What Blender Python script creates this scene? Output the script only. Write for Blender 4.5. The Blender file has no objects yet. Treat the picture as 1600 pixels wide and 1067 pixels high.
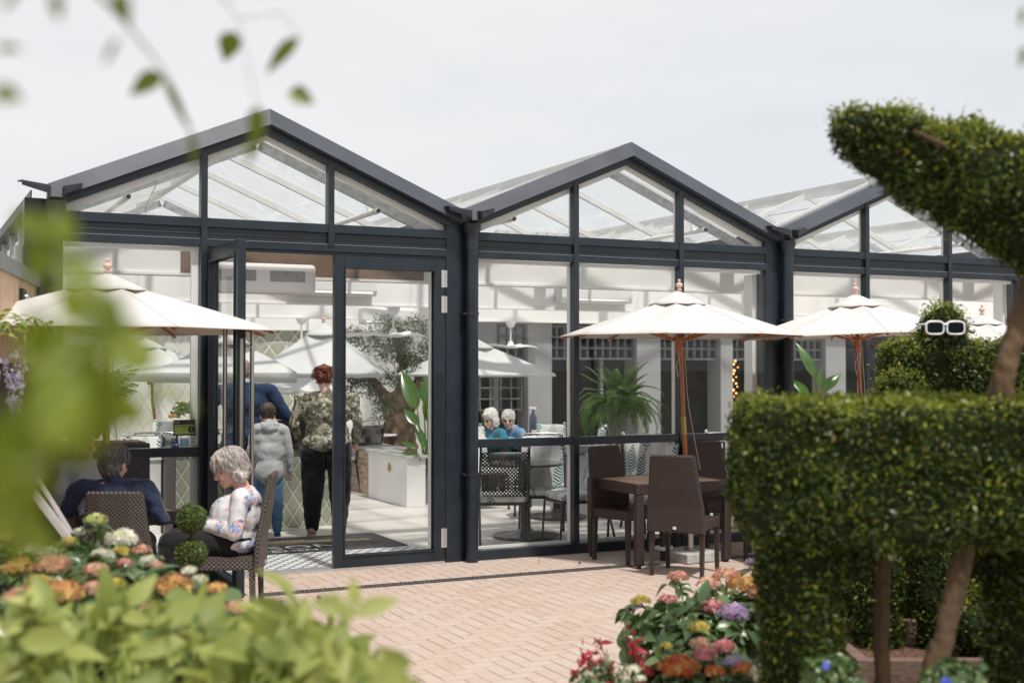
import bpy, bmesh, math, random
import numpy as np
from math import radians, sin, cos, pi, sqrt, atan2
from mathutils import Vector, Matrix, Euler, noise as mnoise
random.seed(7); rng = np.random.default_rng(7)
S = bpy.context.scene; COL = S.collection
# ---------------------------------------------------------------- camera
YAW = radians(26.08); PITCH = radians(1.23); FPX = 1981.0
CAM = Vector((-4.479, -10.198, 1.68))
cam_d = bpy.data.cameras.new("camera"); cam = bpy.data.objects.new("camera", cam_d); COL.objects.link(cam)
cam.location = CAM; cam.rotation_euler = (pi/2 + PITCH, 0, -YAW)
cam_d.sensor_width = 36; cam_d.lens = 36*FPX/1600; cam_d.clip_start = .05; cam_d.clip_end = 3000
cam_d.dof.use_dof = True; cam_d.dof.focus_distance = 11.2; cam_d.dof.aperture_fstop = 1.9; cam_d.dof.aperture_blades = 0
S.camera = cam
# ---------------------------------------------------------------- world
SUN_EL, SUN_AZ = radians(65), radians(176)        # azimuth clockwise from +Y
W = bpy.data.worlds.new("World"); S.world = W; W.use_nodes = True
nt = W.node_tree; nt.nodes.clear(); N = nt.nodes.new; Lk = nt.links.new
sky = N('ShaderNodeTexSky'); sky.sky_type = 'NISHITA'; sky.sun_disc = False
sky.sun_elevation = SUN_EL; sky.sun_rotation = SUN_AZ
bg1 = N('ShaderNodeBackground'); bg1.inputs[1].default_value = .12; Lk(sky.outputs[0], bg1.inputs[0])
tc = N('ShaderNodeTexCoord'); mp = N('ShaderNodeMapping'); mp.inputs['Scale'].default_value = (1.2, 1.2, 4.5)
Lk(tc.outputs['Generated'], mp.inputs[0])
n1 = N('ShaderNodeTexNoise'); n1.inputs['Scale'].default_value = 2.0; n1.inputs['Detail'].default_value = 7; n1.inputs['Roughness'].default_value = .55
Lk(mp.outputs[0], n1.inputs['Vector'])
cr = N('ShaderNodeValToRGB'); cr.color_ramp.elements[0].position = .33; cr.color_ramp.elements[0].color = (.40, .408, .42, 1)
cr.color_ramp.elements[1].position = .60; cr.color_ramp.elements[1].color = (.445, .445, .447, 1)
Lk(n1.outputs[0], cr.inputs[0])
bg2 = N('ShaderNodeBackground'); bg2.inputs[1].default_value = 1.0; Lk(cr.outputs[0], bg2.inputs[0])
cv = N('ShaderNodeValToRGB'); cv.color_ramp.elements[0].position = .30; cv.color_ramp.elements[0].color = (.95,)*3+(1,)
cv.color_ramp.elements[1].position = .50; cv.color_ramp.elements[1].color = (.97,)*3+(1,)
Lk(n1.outputs[0], cv.inputs[0])
mx = N('ShaderNodeMixShader'); Lk(cv.outputs[0], mx.inputs[0]); Lk(bg1.outputs[0], mx.inputs[1]); Lk(bg2.outputs[0], mx.inputs[2])
wo = N('ShaderNodeOutputWorld'); Lk(mx.outputs[0], wo.inputs[0])
# ---------------------------------------------------------------- sun
sd = bpy.data.lights.new("sun", 'SUN'); sun = bpy.data.objects.new("sun", sd); COL.objects.link(sun)
sd.energy = 2.05; sd.angle = radians(3.5); sd.color = (1, .95, .88)
sdir = Vector((sin(SUN_AZ)*cos(SUN_EL), cos(SUN_AZ)*cos(SUN_EL), sin(SUN_EL)))
sun.rotation_euler = sdir.to_track_quat('Z', 'Y').to_euler(); sun.location = (0, -5, 20)
S.view_settings.view_transform = 'Standard'; S.view_settings.look = 'None'; S.view_settings.gamma = 1
S.view_settings.exposure = 0.97
S.render.engine = 'CYCLES'
cy = S.cycles
cy.max_bounces = 10; cy.diffuse_bounces = 3; cy.glossy_bounces = 4; cy.transmission_bounces = 6; cy.transparent_max_bounces = 24
cy.use_denoising = True; cy.sample_clamp_indirect = 6; cy.caustics_reflective = False; cy.caustics_refractive = False

# ================================================================ helpers
FH = Vector((sin(YAW), cos(YAW), 0)); RT = Vector((cos(YAW), -sin(YAW), 0)); UPZ = Vector((0, 0, 1))
_f = FH*cos(PITCH) + UPZ*sin(PITCH); _u = -FH*sin(PITCH) + UPZ*cos(PITCH)
def at(px, py, d=None, y=None, z=None):
    """world point (metres) seen at photo pixel px,py at depth d, or on plane y= / z="""
    q = _f + RT*((px-800)/FPX) - _u*((py-533.5)/FPX)
    if y is not None: t = (y-CAM.y)/q.y
    elif z is not None: t = (z-CAM.z)/q.z
    else: t = d
    return CAM + q*t
def gp(r, f, z):
    """garden frame: r metres to the right, f metres ahead of the photographer's spot"""
    return Vector((CAM.x, CAM.y, 0)) + RT*r + FH*f + UPZ*z

def tag(o, label=None, cat=None, group=None, kind=None):
    if label: o['label'] = label
    if cat: o['category'] = cat
    if group: o['group'] = group
    if kind: o['kind'] = kind
    return o
def empty(name, loc=(0, 0, 0), rz=0, label=None, cat=None, group=None):
    o = bpy.data.objects.new(name, None); COL.objects.link(o); o.location = loc; o.rotation_euler = (0, 0, rz)
    o.empty_display_size = .1
    return tag(o, label, cat, group)
def copy_tree(o, parent=None):
    c = o.copy(); COL.objects.link(c); c.parent = parent
    for ch in list(o.children): copy_tree(ch, c)
    return c

class MB:
    def __init__(s): s.v = []; s.f = []
    def add(s, vs, fs):
        b = len(s.v); s.v += [tuple(v) for v in vs]; s.f += [tuple(b+i for i in f) for f in fs]; return s
    def box(s, c, size, rz=0, rx=0, ry=0):
        hx, hy, hz = size[0]/2, size[1]/2, size[2]/2
        R = Euler((rx, ry, rz)).to_matrix(); c = Vector(c)
        vs = [c + R @ Vector((sx*hx, sy*hy, sz*hz)) for sx in (-1, 1) for sy in (-1, 1) for sz in (-1, 1)]
        return s.add(vs, [(0,1,3,2),(4,6,7,5),(0,4,5,1),(2,3,7,6),(0,2,6,4),(1,5,7,3)])
    def bb(s, x0, x1, y0, y1, z0, z1):
        return s.box(((x0+x1)/2, (y0+y1)/2, (z0+z1)/2), (abs(x1-x0), abs(y1-y0), abs(z1-z0)))
    def bar(s, a, b, w, h, up=(0, 0, 1)):
        a = Vector(a); b = Vector(b); d = (b-a).normalized(); up = Vector(up)
        sd_ = d.cross(up).normalized(); u = sd_.cross(d).normalized()
        vs = [p + sd_*(i*w/2) + u*(j*h/2) for p in (a, b) for i in (-1, 1) for j in (-1, 1)]
        return s.add(vs, [(0,1,3,2),(4,6,7,5),(0,4,5,1),(2,3,7,6),(0,2,6,4),(1,5,7,3)])
    def prism(s, poly, off):
        """poly = list of 3d points, extruded by vector off"""
        n = len(poly); off = Vector(off); vs = [Vector(p) for p in poly]; vs += [p+off for p in vs]
        return s.add(vs, [tuple(range(n)), tuple(range(2*n-1, n-1, -1))] + [(i, i+n, (i+1) % n+n, (i+1) % n) for i in range(n)])
    def tube(s, pts, r, n=8, cap=True):
        pts = [Vector(p) for p in pts]; m = len(pts); rr = r if hasattr(r, '__len__') else [r]*m
        b = len(s.v); prev = None
        for i, p in enumerate(pts):
            d = (pts[min(i+1, m-1)] - pts[max(i-1, 0)]).normalized()
            if prev is None:
                prev = d.orthogonal().normalized()
            prev = (prev - d*prev.dot(d)); prev = prev.normalized() if prev.length > 1e-6 else d.orthogonal().normalized()
            q = d.cross(prev)
            for k in range(n):
                a = 2*pi*k/n; s.v.append(tuple(p + prev*(cos(a)*rr[i]) + q*(sin(a)*rr[i])))
        for i in range(m-1):
            for k in range(n):
                s.f.append((b+i*n+k, b+i*n+(k+1) % n, b+(i+1)*n+(k+1) % n, b+(i+1)*n+k))
        if cap:
            s.f.append(tuple(b+k for k in range(n-1, -1, -1))); s.f.append(tuple(b+(m-1)*n+k for k in range(n)))
        return s
    def cyl(s, a, b, r0, r1=None, n=16): return s.tube([a, b], [r0, r0 if r1 is None else r1], n)
    def lathe(s, prof, o=(0, 0, 0), n=20, axis=None):
        o = Vector(o); b = len(s.v); m = len(prof)
        M = axis.to_track_quat('Z', 'Y').to_matrix() if axis is not None else Matrix.Identity(3)
        for (r, z) in prof:
            for k in range(n):
                a = 2*pi*k/n; s.v.append(tuple(o + M @ Vector((r*cos(a), r*sin(a), z))))
        for i in range(m-1):
            for k in range(n):
                s.f.append((b+i*n+k, b+i*n+(k+1) % n, b+(i+1)*n+(k+1) % n, b+(i+1)*n+k))
        s.f.append(tuple(b+k for k in range(n-1, -1, -1))); s.f.append(tuple(b+(m-1)*n+k for k in range(n)))
        return s
    def ell(s, c, r, rot=(0, 0, 0), n=14, m=9):
        c = Vector(c); R = Euler(rot).to_matrix() if not isinstance(rot, Matrix) else rot
        r = (r, r, r) if not hasattr(r, '__len__') else r
        b = len(s.v); s.v.append(tuple(c + R @ Vector((0, 0, -r[2]))))
        for i in range(1, m):
            t = -pi/2 + pi*i/m
            for k in range(n):
                a = 2*pi*k/n; s.v.append(tuple(c + R @ Vector((r[0]*cos(t)*cos(a), r[1]*cos(t)*sin(a), r[2]*sin(t)))))
        s.v.append(tuple(c + R @ Vector((0, 0, r[2])))); top = len(s.v)-1
        for k in range(n):
            s.f.append((b, b+1+(k+1) % n, b+1+k)); s.f.append((top, top-n+k, top-n+(k+1) % n))
        for i in range(m-2):
            for k in range(n):
                s.f.append((b+1+i*n+k, b+1+i*n+(k+1) % n, b+1+(i+1)*n+(k+1) % n, b+1+(i+1)*n+k))
        return s
    def cap(s, a, b, r0, r1):
        a = Vector(a); b = Vector(b); d = b-a; L = max(d.length, 1e-5); d = d/L
        prof = [(r0*cos(t), -r0*sin(t)) for t in (pi/2*.98, pi/3, pi/6, 0)] + [(r1*cos(t), L + r1*sin(t)) for t in (0, pi/6, pi/3, pi/2*.98)]
        return s.lathe(prof, a, 14, d)
    def build(s, name, mat, parent=None, smooth=None, bevel=0, off=None):
        me = bpy.data.meshes.new(name)
        me.from_pydata(s.v, [], s.f)
        if smooth is not None:
            me.shade_smooth() if hasattr(me, 'shade_smooth') else None
            if smooth < 180: me.set_sharp_from_angle(angle=radians(smooth))
        if mat is not None: me.materials.append(mat)
        o = bpy.data.objects.new(name, me); COL.objects.link(o)
        if parent is not None: o.parent = parent
        if bevel:
            m = o.modifiers.new('b', 'BEVEL'); m.width = bevel; m.segments = 2; m.limit_method = 'ANGLE'; m.angle_limit = radians(40)
        return o

def remesh(mb, name, mat, parent, voxel=.01, smooth=4, disp=0, dscale=.1, factor=.5):
    """union of overlapping solids as ONE continuous skin"""
    o = mb.build(name, mat, None)
    m = o.modifiers.new('r', 'REMESH'); m.mode = 'VOXEL'; m.voxel_size = voxel
    if smooth:
        m = o.modifiers.new('s', 'SMOOTH'); m.iterations = smooth; m.factor = factor
    dg = bpy.context.evaluated_depsgraph_get(); me = bpy.data.meshes.new_from_object(o.evaluated_get(dg))
    old = o.data; o.modifiers.clear(); o.data = me; bpy.data.meshes.remove(old); me.name = name
    if disp:
        n = len(me.vertices); co = np.empty(n*3, 'f'); me.vertices.foreach_get('co', co); co = co.reshape(-1, 3)
        no = np.empty(n*3, 'f'); me.vertex_normals.foreach_get('vector', no); no = no.reshape(-1, 3)
        for i in range(n): co[i] += no[i]*(disp*mnoise.noise(Vector(co[i])/dscale))
        me.vertices.foreach_set('co', co.ravel()); me.update()
    me.shade_smooth()
    if not me.materials: me.materials.append(mat)
    if parent is not None: o.parent = parent
    return o

# ---- instancing many small leaf shapes into one mesh ------------------------------------------
def leaf_t(l=1., w=.4, fold=.12, curl=.15, n=4):
    vs = []; fs = []
    for i in range(n+1):
        t = i/n; ww = w/2*(sin(pi*min(1, t*1.02)**.75) if 0 < i < n else .02); z = -curl*t*t
        vs += [(-ww, l*t, z+fold*ww*2), (0, l*t, z), (ww, l*t, z+fold*ww*2)]
    for i in range(n):
        a = i*3; fs += [(a, a+1, a+4, a+3), (a+1, a+2, a+5, a+4)]
    return np.array(vs), fs
def rhomb_t(l=1., w=.5): return np.array([(0, 0, 0), (w/2, l*.45, .06), (0, l, -.08), (-w/2, l*.45, .06)]), [(0, 1, 2, 3)]
def floret_t():
    vs = [(0, 0, 0)]; fs = []
    for k in range(4):
        a = k*pi/2; b = len(vs)
        for (r, da, z) in ((.6, -.62, .05), (1, -.28, -.02), (1, .28, -.02), (.6, .62, .05)): vs.append((r*cos(a+da), r*sin(a+da), z))
        fs.append((0, b, b+1, b+2, b+3))
    return np.array(vs), fs
def scatter(name, tmpl, pts, nrm, size, mat, parent=None, tilt=.6, sj=.35, axis='y', up_bias=0., smooth=False):
    """pts,nrm (n,3); leaf's own plane normal is near nrm (tilt = random lean)"""
    tv, tf = tmpl; n = len(pts); k = len(tv)
    pts = np.asarray(pts, float); nrm = np.asarray(nrm, float) + rng.normal(0, tilt, (n, 3)); nrm[:, 2] += up_bias
    nrm /= np.linalg.norm(nrm, axis=1)[:, None]+1e-9
    a = rng.normal(0, 1, (n, 3)); a -= nrm*(a*nrm).sum(1)[:, None]; a /= np.linalg.norm(a, axis=1)[:, None]+1e-9
    b = np.cross(a, nrm); s = (np.ones(n)*size)*(1+rng.uniform(-sj, sj, n))
    V = pts[:, None, :] + s[:, None, None]*(tv[None, :, 0:1]*b[:, None, :] + tv[None, :, 1:2]*a[:, None, :] + tv[None, :, 2:3]*nrm[:, None, :])
    return raw(name, V.reshape(-1, 3), tf, n, k, mat, parent, smooth)
def raw(name, V, tf, n, k, mat, parent=None, smooth=False):
    sizes = [len(f) for f in tf]; loops = np.concatenate([np.array(f) for f in tf])
    L = (loops[None, :] + (np.arange(n)*k)[:, None]).ravel(); ls = np.tile(sizes, n); st = np.concatenate([[0], np.cumsum(ls)[:-1]])
    me = bpy.data.meshes.new(name); me.vertices.add(len(V)); me.vertices.foreach_set('co', np.asarray(V, 'f').ravel())
    me.loops.add(len(L)); me.loops.foreach_set('vertex_index', L.astype('i'))
    me.polygons.add(len(ls)); me.polygons.foreach_set('loop_start', st.astype('i'))
    me.update(calc_edges=True)
    if smooth: me.shade_smooth()
    me.materials.append(mat); o = bpy.data.objects.new(name, me); COL.objects.link(o)
    if parent is not None: o.parent = parent
    return o
def surf_pts(o, n, zbias=None):
    me = o.data; me.calc_loop_triangles(); nv = len(me.vertices); co = np.empty(nv*3, 'f'); me.vertices.foreach_get('co', co); co = co.reshape(-1, 3)
    t = np.empty(len(me.loop_triangles)*3, 'i'); me.loop_triangles.foreach_get('vertices', t); t = t.reshape(-1, 3)
    A, B, C = co[t[:, 0]], co[t[:, 1]], co[t[:, 2]]; cr_ = np.cross(B-A, C-A); ar = np.linalg.norm(cr_, axis=1); nn = cr_/(ar[:, None]+1e-12)
    idx = rng.choice(len(t), n, p=ar/ar.sum()); u = rng.random(n); v = rng.random(n); m = u+v > 1; u[m] = 1-u[m]; v[m] = 1-v[m]
    return A[idx] + u[:, None]*(B-A)[idx] + v[:, None]*(C-A)[idx], nn[idx]

# ================================================================ materials
def _m(name):
    m = bpy.data.materials.new(name); m.use_nodes = True; t = m.node_tree; t.nodes.clear(); return m, t, t.nodes.new, t.links.new
def pmat(name, col, rough=.5, metal=0., var=0., vscale=8., bump=0., bscale=60., spec=.5, col2=None, stretch=(1, 1, 1), coat=0, sheen=0, emis=None, bdist=.01, detail=4):
    m, t, N, L = _m(name); b = N('ShaderNodeBsdfPrincipled'); o = N('ShaderNodeOutputMaterial'); L(b.outputs[0], o.inputs[0])
    b.inputs['Base Color'].default_value = (*col, 1); b.inputs['Roughness'].default_value = rough; b.inputs['Metallic'].default_value = metal
    b.inputs['Specular IOR Level'].default_value = spec
    if coat: b.inputs['Coat Weight'].default_value = coat
    if sheen: b.inputs['Sheen Weight'].default_value = sheen
    if emis: b.inputs['Emission Color'].default_value = (*emis[0], 1); b.inputs['Emission Strength'].default_value = emis[1]
    c = N('ShaderNodeTexCoord'); mp = N('ShaderNodeMapping'); mp.inputs['Scale'].default_value = stretch; L(c.outputs['Object'], mp.inputs[0])
    if var or col2:
        n = N('ShaderNodeTexNoise'); n.inputs['Scale'].default_value = vscale; n.inputs['Detail'].default_value = detail; L(mp.outputs[0], n.inputs['Vector'])
        r = N('ShaderNodeValToRGB'); r.color_ramp.elements[0].position = .35; r.color_ramp.elements[1].position = .65; L(n.outputs[0], r.inputs[0])
        c2 = col2 or tuple(x*(1+var) for x in col); c1 = col if col2 else tuple(x*(1-var) for x in col)
        r.color_ramp.elements[0].color = (*c1, 1); r.color_ramp.elements[1].color = (*c2, 1); L(r.outputs[0], b.inputs['Base Color'])
        if var:
            rr = N('ShaderNodeMapRange'); rr.inputs[3].default_value = max(.03, rough-.1); rr.inputs[4].default_value = min(1, rough+.12); L(n.outputs[0], rr.inputs[0]); L(rr.outputs[0], b.inputs['Roughness'])
    if bump:
        n2 = N('ShaderNodeTexNoise'); n2.inputs['Scale'].default_value = bscale; n2.inputs['Detail'].default_value = 3; L(mp.outputs[0], n2.inputs['Vector'])
        bp = N('ShaderNodeBump'); bp.inputs['Strength'].default_value = bump; bp.inputs['Distance'].default_value = bdist; L(n2.outputs[0], bp.inputs['Height']); L(bp.outputs[0], b.inputs['Normal'])
    return m
class G:
    """tiny math graph helper"""
    def __init__(s, t): s.t = t; s.N = t.nodes.new; s.L = t.links.new
    def m(s, op, a, b=None, c=None, clamp=False):
        n = s.N('ShaderNodeMath'); n.operation = op; n.use_clamp = clamp
        for i, v in enumerate((a, b, c)):
            if v is None: continue
            if isinstance(v, (int, float)): n.inputs[i].default_value = v
            else: s.L(v, n.inputs[i])
        return n.outputs[0]
    def xyz(s, kind='Object', loc=None, rot=None):
        c = s.N('ShaderNodeTexCoord'); v = c.outputs[kind]
        if rot or loc:
            mp = s.N('ShaderNodeMapping'); s.L(v, mp.inputs[0])
            if rot: mp.inputs['Rotation'].default_value = rot
            if loc: mp.inputs['Location'].default_value = loc
            v = mp.outputs[0]
        x = s.N('ShaderNodeSeparateXYZ'); s.L(v, x.inputs[0]); return x.outputs[0], x.outputs[1], x.outputs[2], v
    def mix(s, f, a, b):
        n = s.N('ShaderNodeMix'); n.data_type = 'RGBA'
        for i, v in ((0, f), (6, a), (7, b)):
            if isinstance(v, (int, float)): n.inputs[i].default_value = v
            elif isinstance(v, tuple): n.inputs[i].default_value = (*v, 1)
            else: s.L(v, n.inputs[i])
        return n.outputs[2]
    def noise(s, vec, scale, detail=3, rough=.5, out=0):
        n = s.N('ShaderNodeTexNoise'); n.inputs['Scale'].default_value = scale; n.inputs['Detail'].default_value = detail; n.inputs['Roughness'].default_value = rough
        if vec is not None: s.L(vec, n.inputs['Vector'])
        return n.outputs[out]
    def step(s, v, lo, hi):
        n = s.N('ShaderNodeMapRange'); n.interpolation_type = 'SMOOTHSTEP'; s.L(v, n.inputs[0]); n.inputs[1].default_value = lo; n.inputs[2].default_value = hi; return n.outputs[0]
    def bump(s, h, strength, dist=.01):
        n = s.N('ShaderNodeBump'); n.inputs['Strength'].default_value = strength; n.inputs['Distance'].default_value = dist; s.L(h, n.inputs['Height']); return n.outputs[0]
    def out(s, col, rough=.6, bump=None, spec=.5, metal=0, alpha=None, trans=None):
        b = s.N('ShaderNodeBsdfPrincipled'); o = s.N('ShaderNodeOutputMaterial'); s.L(b.outputs[0], o.inputs[0])
        if isinstance(col, tuple): b.inputs['Base Color'].default_value = (*col, 1)
        else: s.L(col, b.inputs['Base Color'])
        if isinstance(rough, float): b.inputs['Roughness'].default_value = rough
        else: s.L(rough, b.inputs['Roughness'])
        b.inputs['Specular IOR Level'].default_value = spec; b.inputs['Metallic'].default_value = metal
        if bump is not None: s.L(bump, b.inputs['Normal'])
        if alpha is not None: s.L(alpha, b.inputs['Alpha'])
        return b
def glassmat(name, tint=(.93, .96, .95), base=.045, k=.85, haze=0., hazecol=(.8, .8, .8)):
    m, t, N, L = _m(name); g = G(t)
    lw = N('ShaderNodeLayerWeight'); lw.inputs[0].default_value = .5
    f = g.m('ADD', g.m('MULTIPLY', g.m('POWER', lw.outputs['Facing'], 5.), k), base)
    tr = N('ShaderNodeBsdfTransparent'); tr.inputs[0].default_value = (*tint, 1); gl = N('ShaderNodeBsdfGlossy'); gl.inputs['Roughness'].default_value = .01
    mx = N('ShaderNodeMixShader'); L(f, mx.inputs[0]); L(tr.outputs[0], mx.inputs[1]); L(gl.outputs[0], mx.inputs[2]); last = mx.outputs[0]
    if haze:
        x, y, z, v = g.xyz(); nz = g.noise(v, 1.7, 6, .65); hz = g.m('MULTIPLY', g.step(nz, .35, .8), haze)
        df = N('ShaderNodeBsdfTranslucent'); df.inputs[0].default_value = (*hazecol, 1); dd = N('ShaderNodeBsdfDiffuse'); dd.inputs[0].default_value = (*hazecol, 1)
        ad = N('ShaderNodeMixShader'); ad.inputs[0].default_value = .5; L(df.outputs[0], ad.inputs[1]); L(dd.outputs[0], ad.inputs[2])
        m2 = N('ShaderNodeMixShader'); L(hz, m2.inputs[0]); L(last, m2.inputs[1]); L(ad.outputs[0], m2.inputs[2]); last = m2.outputs[0]
    o = N('ShaderNodeOutputMaterial'); L(last, o.inputs[0]); return m
def leafmat(name, c1, c2, c3=None, rough=.45, trans=.35, tcol=None, spec=.4):
    m, t, N, L = _m(name); g = G(t); gi = N('ShaderNodeNewGeometry')
    r = N('ShaderNodeValToRGB'); e = r.color_ramp.elements; e[0].color = (*c1, 1); e[1].color = (*c2, 1)
    if c3: x = e.new(.9); x.color = (*c2, 1); e[1].position = .9; e[2].position = 1.; e[2].color = (*c3, 1)
    L(gi.outputs['Random Per Island'], r.inputs[0])
    c = N('ShaderNodeTexCoord'); nz = g.noise(c.outputs['Object'], 3., 2); hs = N('ShaderNodeHueSaturation'); L(r.outputs[0], hs.inputs['Color'])
    L(g.m('ADD', g.m('MULTIPLY', nz, .7), .65), hs.inputs['Value'])
    b = N('ShaderNodeBsdfPrincipled'); L(hs.outputs[0], b.inputs['Base Color']); b.inputs['Roughness'].default_value = rough; b.inputs['Specular IOR Level'].default_value = spec
    tl = N('ShaderNodeBsdfTranslucent'); mxc = g.mix(.45, hs.outputs[0], tcol or tuple(min(1, x*1.8) for x in c2)); L(mxc, tl.inputs[0])
    mx = N('ShaderNodeMixShader'); mx.inputs[0].default_value = trans; L(b.outputs[0], mx.inputs[1]); L(tl.outputs[0], mx.inputs[2])
    o = N('ShaderNodeOutputMaterial'); L(mx.outputs[0], o.inputs[0]); return m
def fabricmat(name, col, tcol, trans=.35, bump=.15, bscale=9.):
    m, t, N, L = _m(name); g = G(t); x, y, z, v = g.xyz()
    b = N('ShaderNodeBsdfPrincipled'); b.inputs['Roughness'].default_value = .85; b.inputs['Specular IOR Level'].default_value = .15
    nz = g.noise(v, 3., 4); L(g.mix(nz, tuple(c*.97 for c in col), col), b.inputs['Base Color'])
    bp = g.bump(g.noise(v, bscale, 3), bump, .02); L(bp, b.inputs['Normal'])
    tl = N('ShaderNodeBsdfTranslucent'); tl.inputs[0].default_value = (*tcol, 1)
    mx = N('ShaderNodeMixShader'); mx.inputs[0].default_value = trans; L(b.outputs[0], mx.inputs[1]); L(tl.outputs[0], mx.inputs[2])
    o = N('ShaderNodeOutputMaterial'); L(mx.outputs[0], o.inputs[0]); return m

def weavemat(name, c1, c2, pitch=.03, row=.014, alpha=False):
    """woven strands: short rounded strips staggered row by row"""
    m, t, N, L = _m(name); g = G(t); x, y, z, v = g.xyz()
    gi = N('ShaderNodeNewGeometry'); tr = N('ShaderNodeVectorTransform'); tr.vector_type = 'NORMAL'; tr.convert_from = 'WORLD'; tr.convert_to = 'OBJECT'; L(gi.outputs['True Normal'], tr.inputs[0])
    sx = N('ShaderNodeSeparateXYZ'); L(tr.outputs[0], sx.inputs[0]); top = g.m('GREATER_THAN', g.m('ABSOLUTE', sx.outputs[2]), .7)
    rc = g.m('ADD', g.m('MULTIPLY', z, g.m('SUBTRACT', 1., top)), g.m('MULTIPLY', y, top))
    uc = g.m('ADD', x, g.m('MULTIPLY', y, g.m('SUBTRACT', 1., top)))
    rr = g.m('DIVIDE', rc, row); fl = g.m('FLOOR', rr); u = g.m('ADD', g.m('DIVIDE', uc, pitch), g.m('MULTIPLY', fl, .5))
    h = g.m('MULTIPLY', g.m('POWER', g.m('ABSOLUTE', g.m('SINE', g.m('MULTIPLY', u, pi))), .6), g.m('POWER', g.m('ABSOLUTE', g.m('SINE', g.m('MULTIPLY', rr, pi))), .5))
    col = g.mix(g.step(h, .15, .95), c1, c2)
    g.out(col, .38, g.bump(h, .9, .006), spec=.5); return m
def perfmat(name, col):
    m, t, N, L = _m(name); g = G(t); x, y, z, v = g.xyz()
    p = .034; a = g.m('DIVIDE', g.m('ADD', x, z), p); b = g.m('DIVIDE', g.m('SUBTRACT', x, z), p)
    h = g.m('MULTIPLY', g.m('ABSOLUTE', g.m('SINE', g.m('MULTIPLY', a, pi))), g.m('ABSOLUTE', g.m('SINE', g.m('MULTIPLY', b, pi))))
    g.out(col, .35, alpha=g.m('LESS_THAN', h, .72), metal=.3); return m
def fernprint(name):
    m, t, N, L = _m(name); g = G(t); x, y, z, v = g.xyz()
    nz = g.noise(v, 5., 2); w = g.m('ADD', z, g.m('MULTIPLY', y, .9)); cell = .19
    uu = g.m('ADD', g.m('DIVIDE', g.m('ADD', g.m('ADD', x, g.m('MULTIPLY', w, .28)), g.m('MULTIPLY', nz, .10)), cell), .5)
    col = g.m('FLOOR', uu); au = g.m('ABSOLUTE', g.m('SUBTRACT', g.m('FRACT', uu), .5))
    fw = g.m('FRACT', g.m('ADD', g.m('DIVIDE', w, .30), g.m('MULTIPLY', col, .37)))
    wid = g.m('MULTIPLY', g.m('POWER', g.m('SINE', g.m('MULTIPLY', fw, pi)), .8), .33)
    bl = g.m('GREATER_THAN', g.m('SINE', g.m('MULTIPLY', g.m('SUBTRACT', w, g.m('MULTIPLY', au, .11)), 250.)), .0)
    mk = g.m('MULTIPLY', g.m('LESS_THAN', au, wid), bl); odd = g.m('GREATER_THAN', g.m('FRACT', g.m('MULTIPLY', col, .5)), .25)
    fc = g.mix(odd, (.0, .135, .15), (.40, .44, .43))
    g.out(g.mix(mk, (.70, .70, .68), fc), .85, g.bump(g.noise(v, 12., 2), .3, .02), spec=.2); return m

M = {}
M['anth'] = pmat('anthracite_paint', (.013, .021, .031), .33, var=.22, vscale=5, bump=.03, bscale=220, spec=.5)
M['anthd'] = pmat('dark_gutter_paint', (.02, .023, .03), .4, var=.2, vscale=10)
M['fascia'] = pmat('flashing_paint', (.070, .078, .098), .34, var=.08, vscale=3, spec=.5)
M['white'] = pmat('white_paint', (.82, .81, .79), .55, var=.03, vscale=2.5, bump=.03, bscale=40)
M['whitemetal'] = pmat('white_bar', (.72, .72, .71), .45, var=.05, vscale=6)
M['galv'] = pmat('galvanised_steel', (.42, .44, .45), .42, metal=.55, var=.15, vscale=20)
M['glass'] = glassmat('window_glass', (.975, .985, .98), .04, haze=.05)
M['roofglass'] = glassmat('roof_glass', (.98, .985, .985), .02, .5, haze=.26, hazecol=(.82, .83, .83))
M['steel'] = pmat('brushed_steel', (.55, .53, .5), .28, metal=1, var=.08, vscale=30, stretch=(1, 1, .05))
M['hinge'] = pmat('hinge_metal', (.6, .61, .62), .35, metal=.7)
M['black'] = pmat('black_plastic', (.012, .012, .014), .4, var=.2)
M['blackm'] = pmat('black_metal', (.02, .02, .022), .35, var=.2, vscale=25)
M['brown'] = pmat('brown_soffit', (.20, .14, .10), .6, var=.1)
M['canvas'] = fabricmat('cream_canvas', (.745, .74, .73), (.70, .52, .37), .24)
M['canvas2'] = fabricmat('white_canvas', (.72, .73, .73), (.7, .69, .66), .3)
M['wood'] = pmat('varnished_hardwood', (.30, .085, .022), .35, col2=(.42, .14, .045), vscale=12, stretch=(8, 8, .6), coat=.3)
M['finial'] = pmat('bleached_finial_wood', (.66, .43, .37), .6, var=.12, vscale=20)
M['brass'] = pmat('brass', (.45, .30, .12), .35, metal=.9)
M['cord'] = pmat('cord', (.45, .38, .28), .8)
M['rattan'] = weavemat('brown_rattan', (.012, .007, .006), (.062, .036, .031))
M['rattanG'] = weavemat('grey_brown_rattan', (.018, .012, .011), (.11, .08, .072))
M['wglab'] = pmat('white_label', (.75, .75, .75), .5)
M['perf'] = perfmat('perforated_metal', (.02, .022, .024))
M['fernc'] = fernprint('fern_print_cushion')
M['chrome'] = pmat('polished_rail', (.5, .5, .5), .2, metal=1)
M['stone'] = pmat('grey_concrete', (.42, .42, .41), .85, var=.15, vscale=14, bump=.3, bscale=80)
M['potg'] = pmat('ribbed_grey_pot', (.28, .28, .28), .8, var=.12, vscale=6, bump=.5, bscale=30, stretch=(.1, .1, 4))
M['bark'] = pmat('bark', (.05, .030, .016), .9, col2=(.12, .075, .038), vscale=9, bump=1., bscale=22, stretch=(1, 1, .35), bdist=.03)
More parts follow.
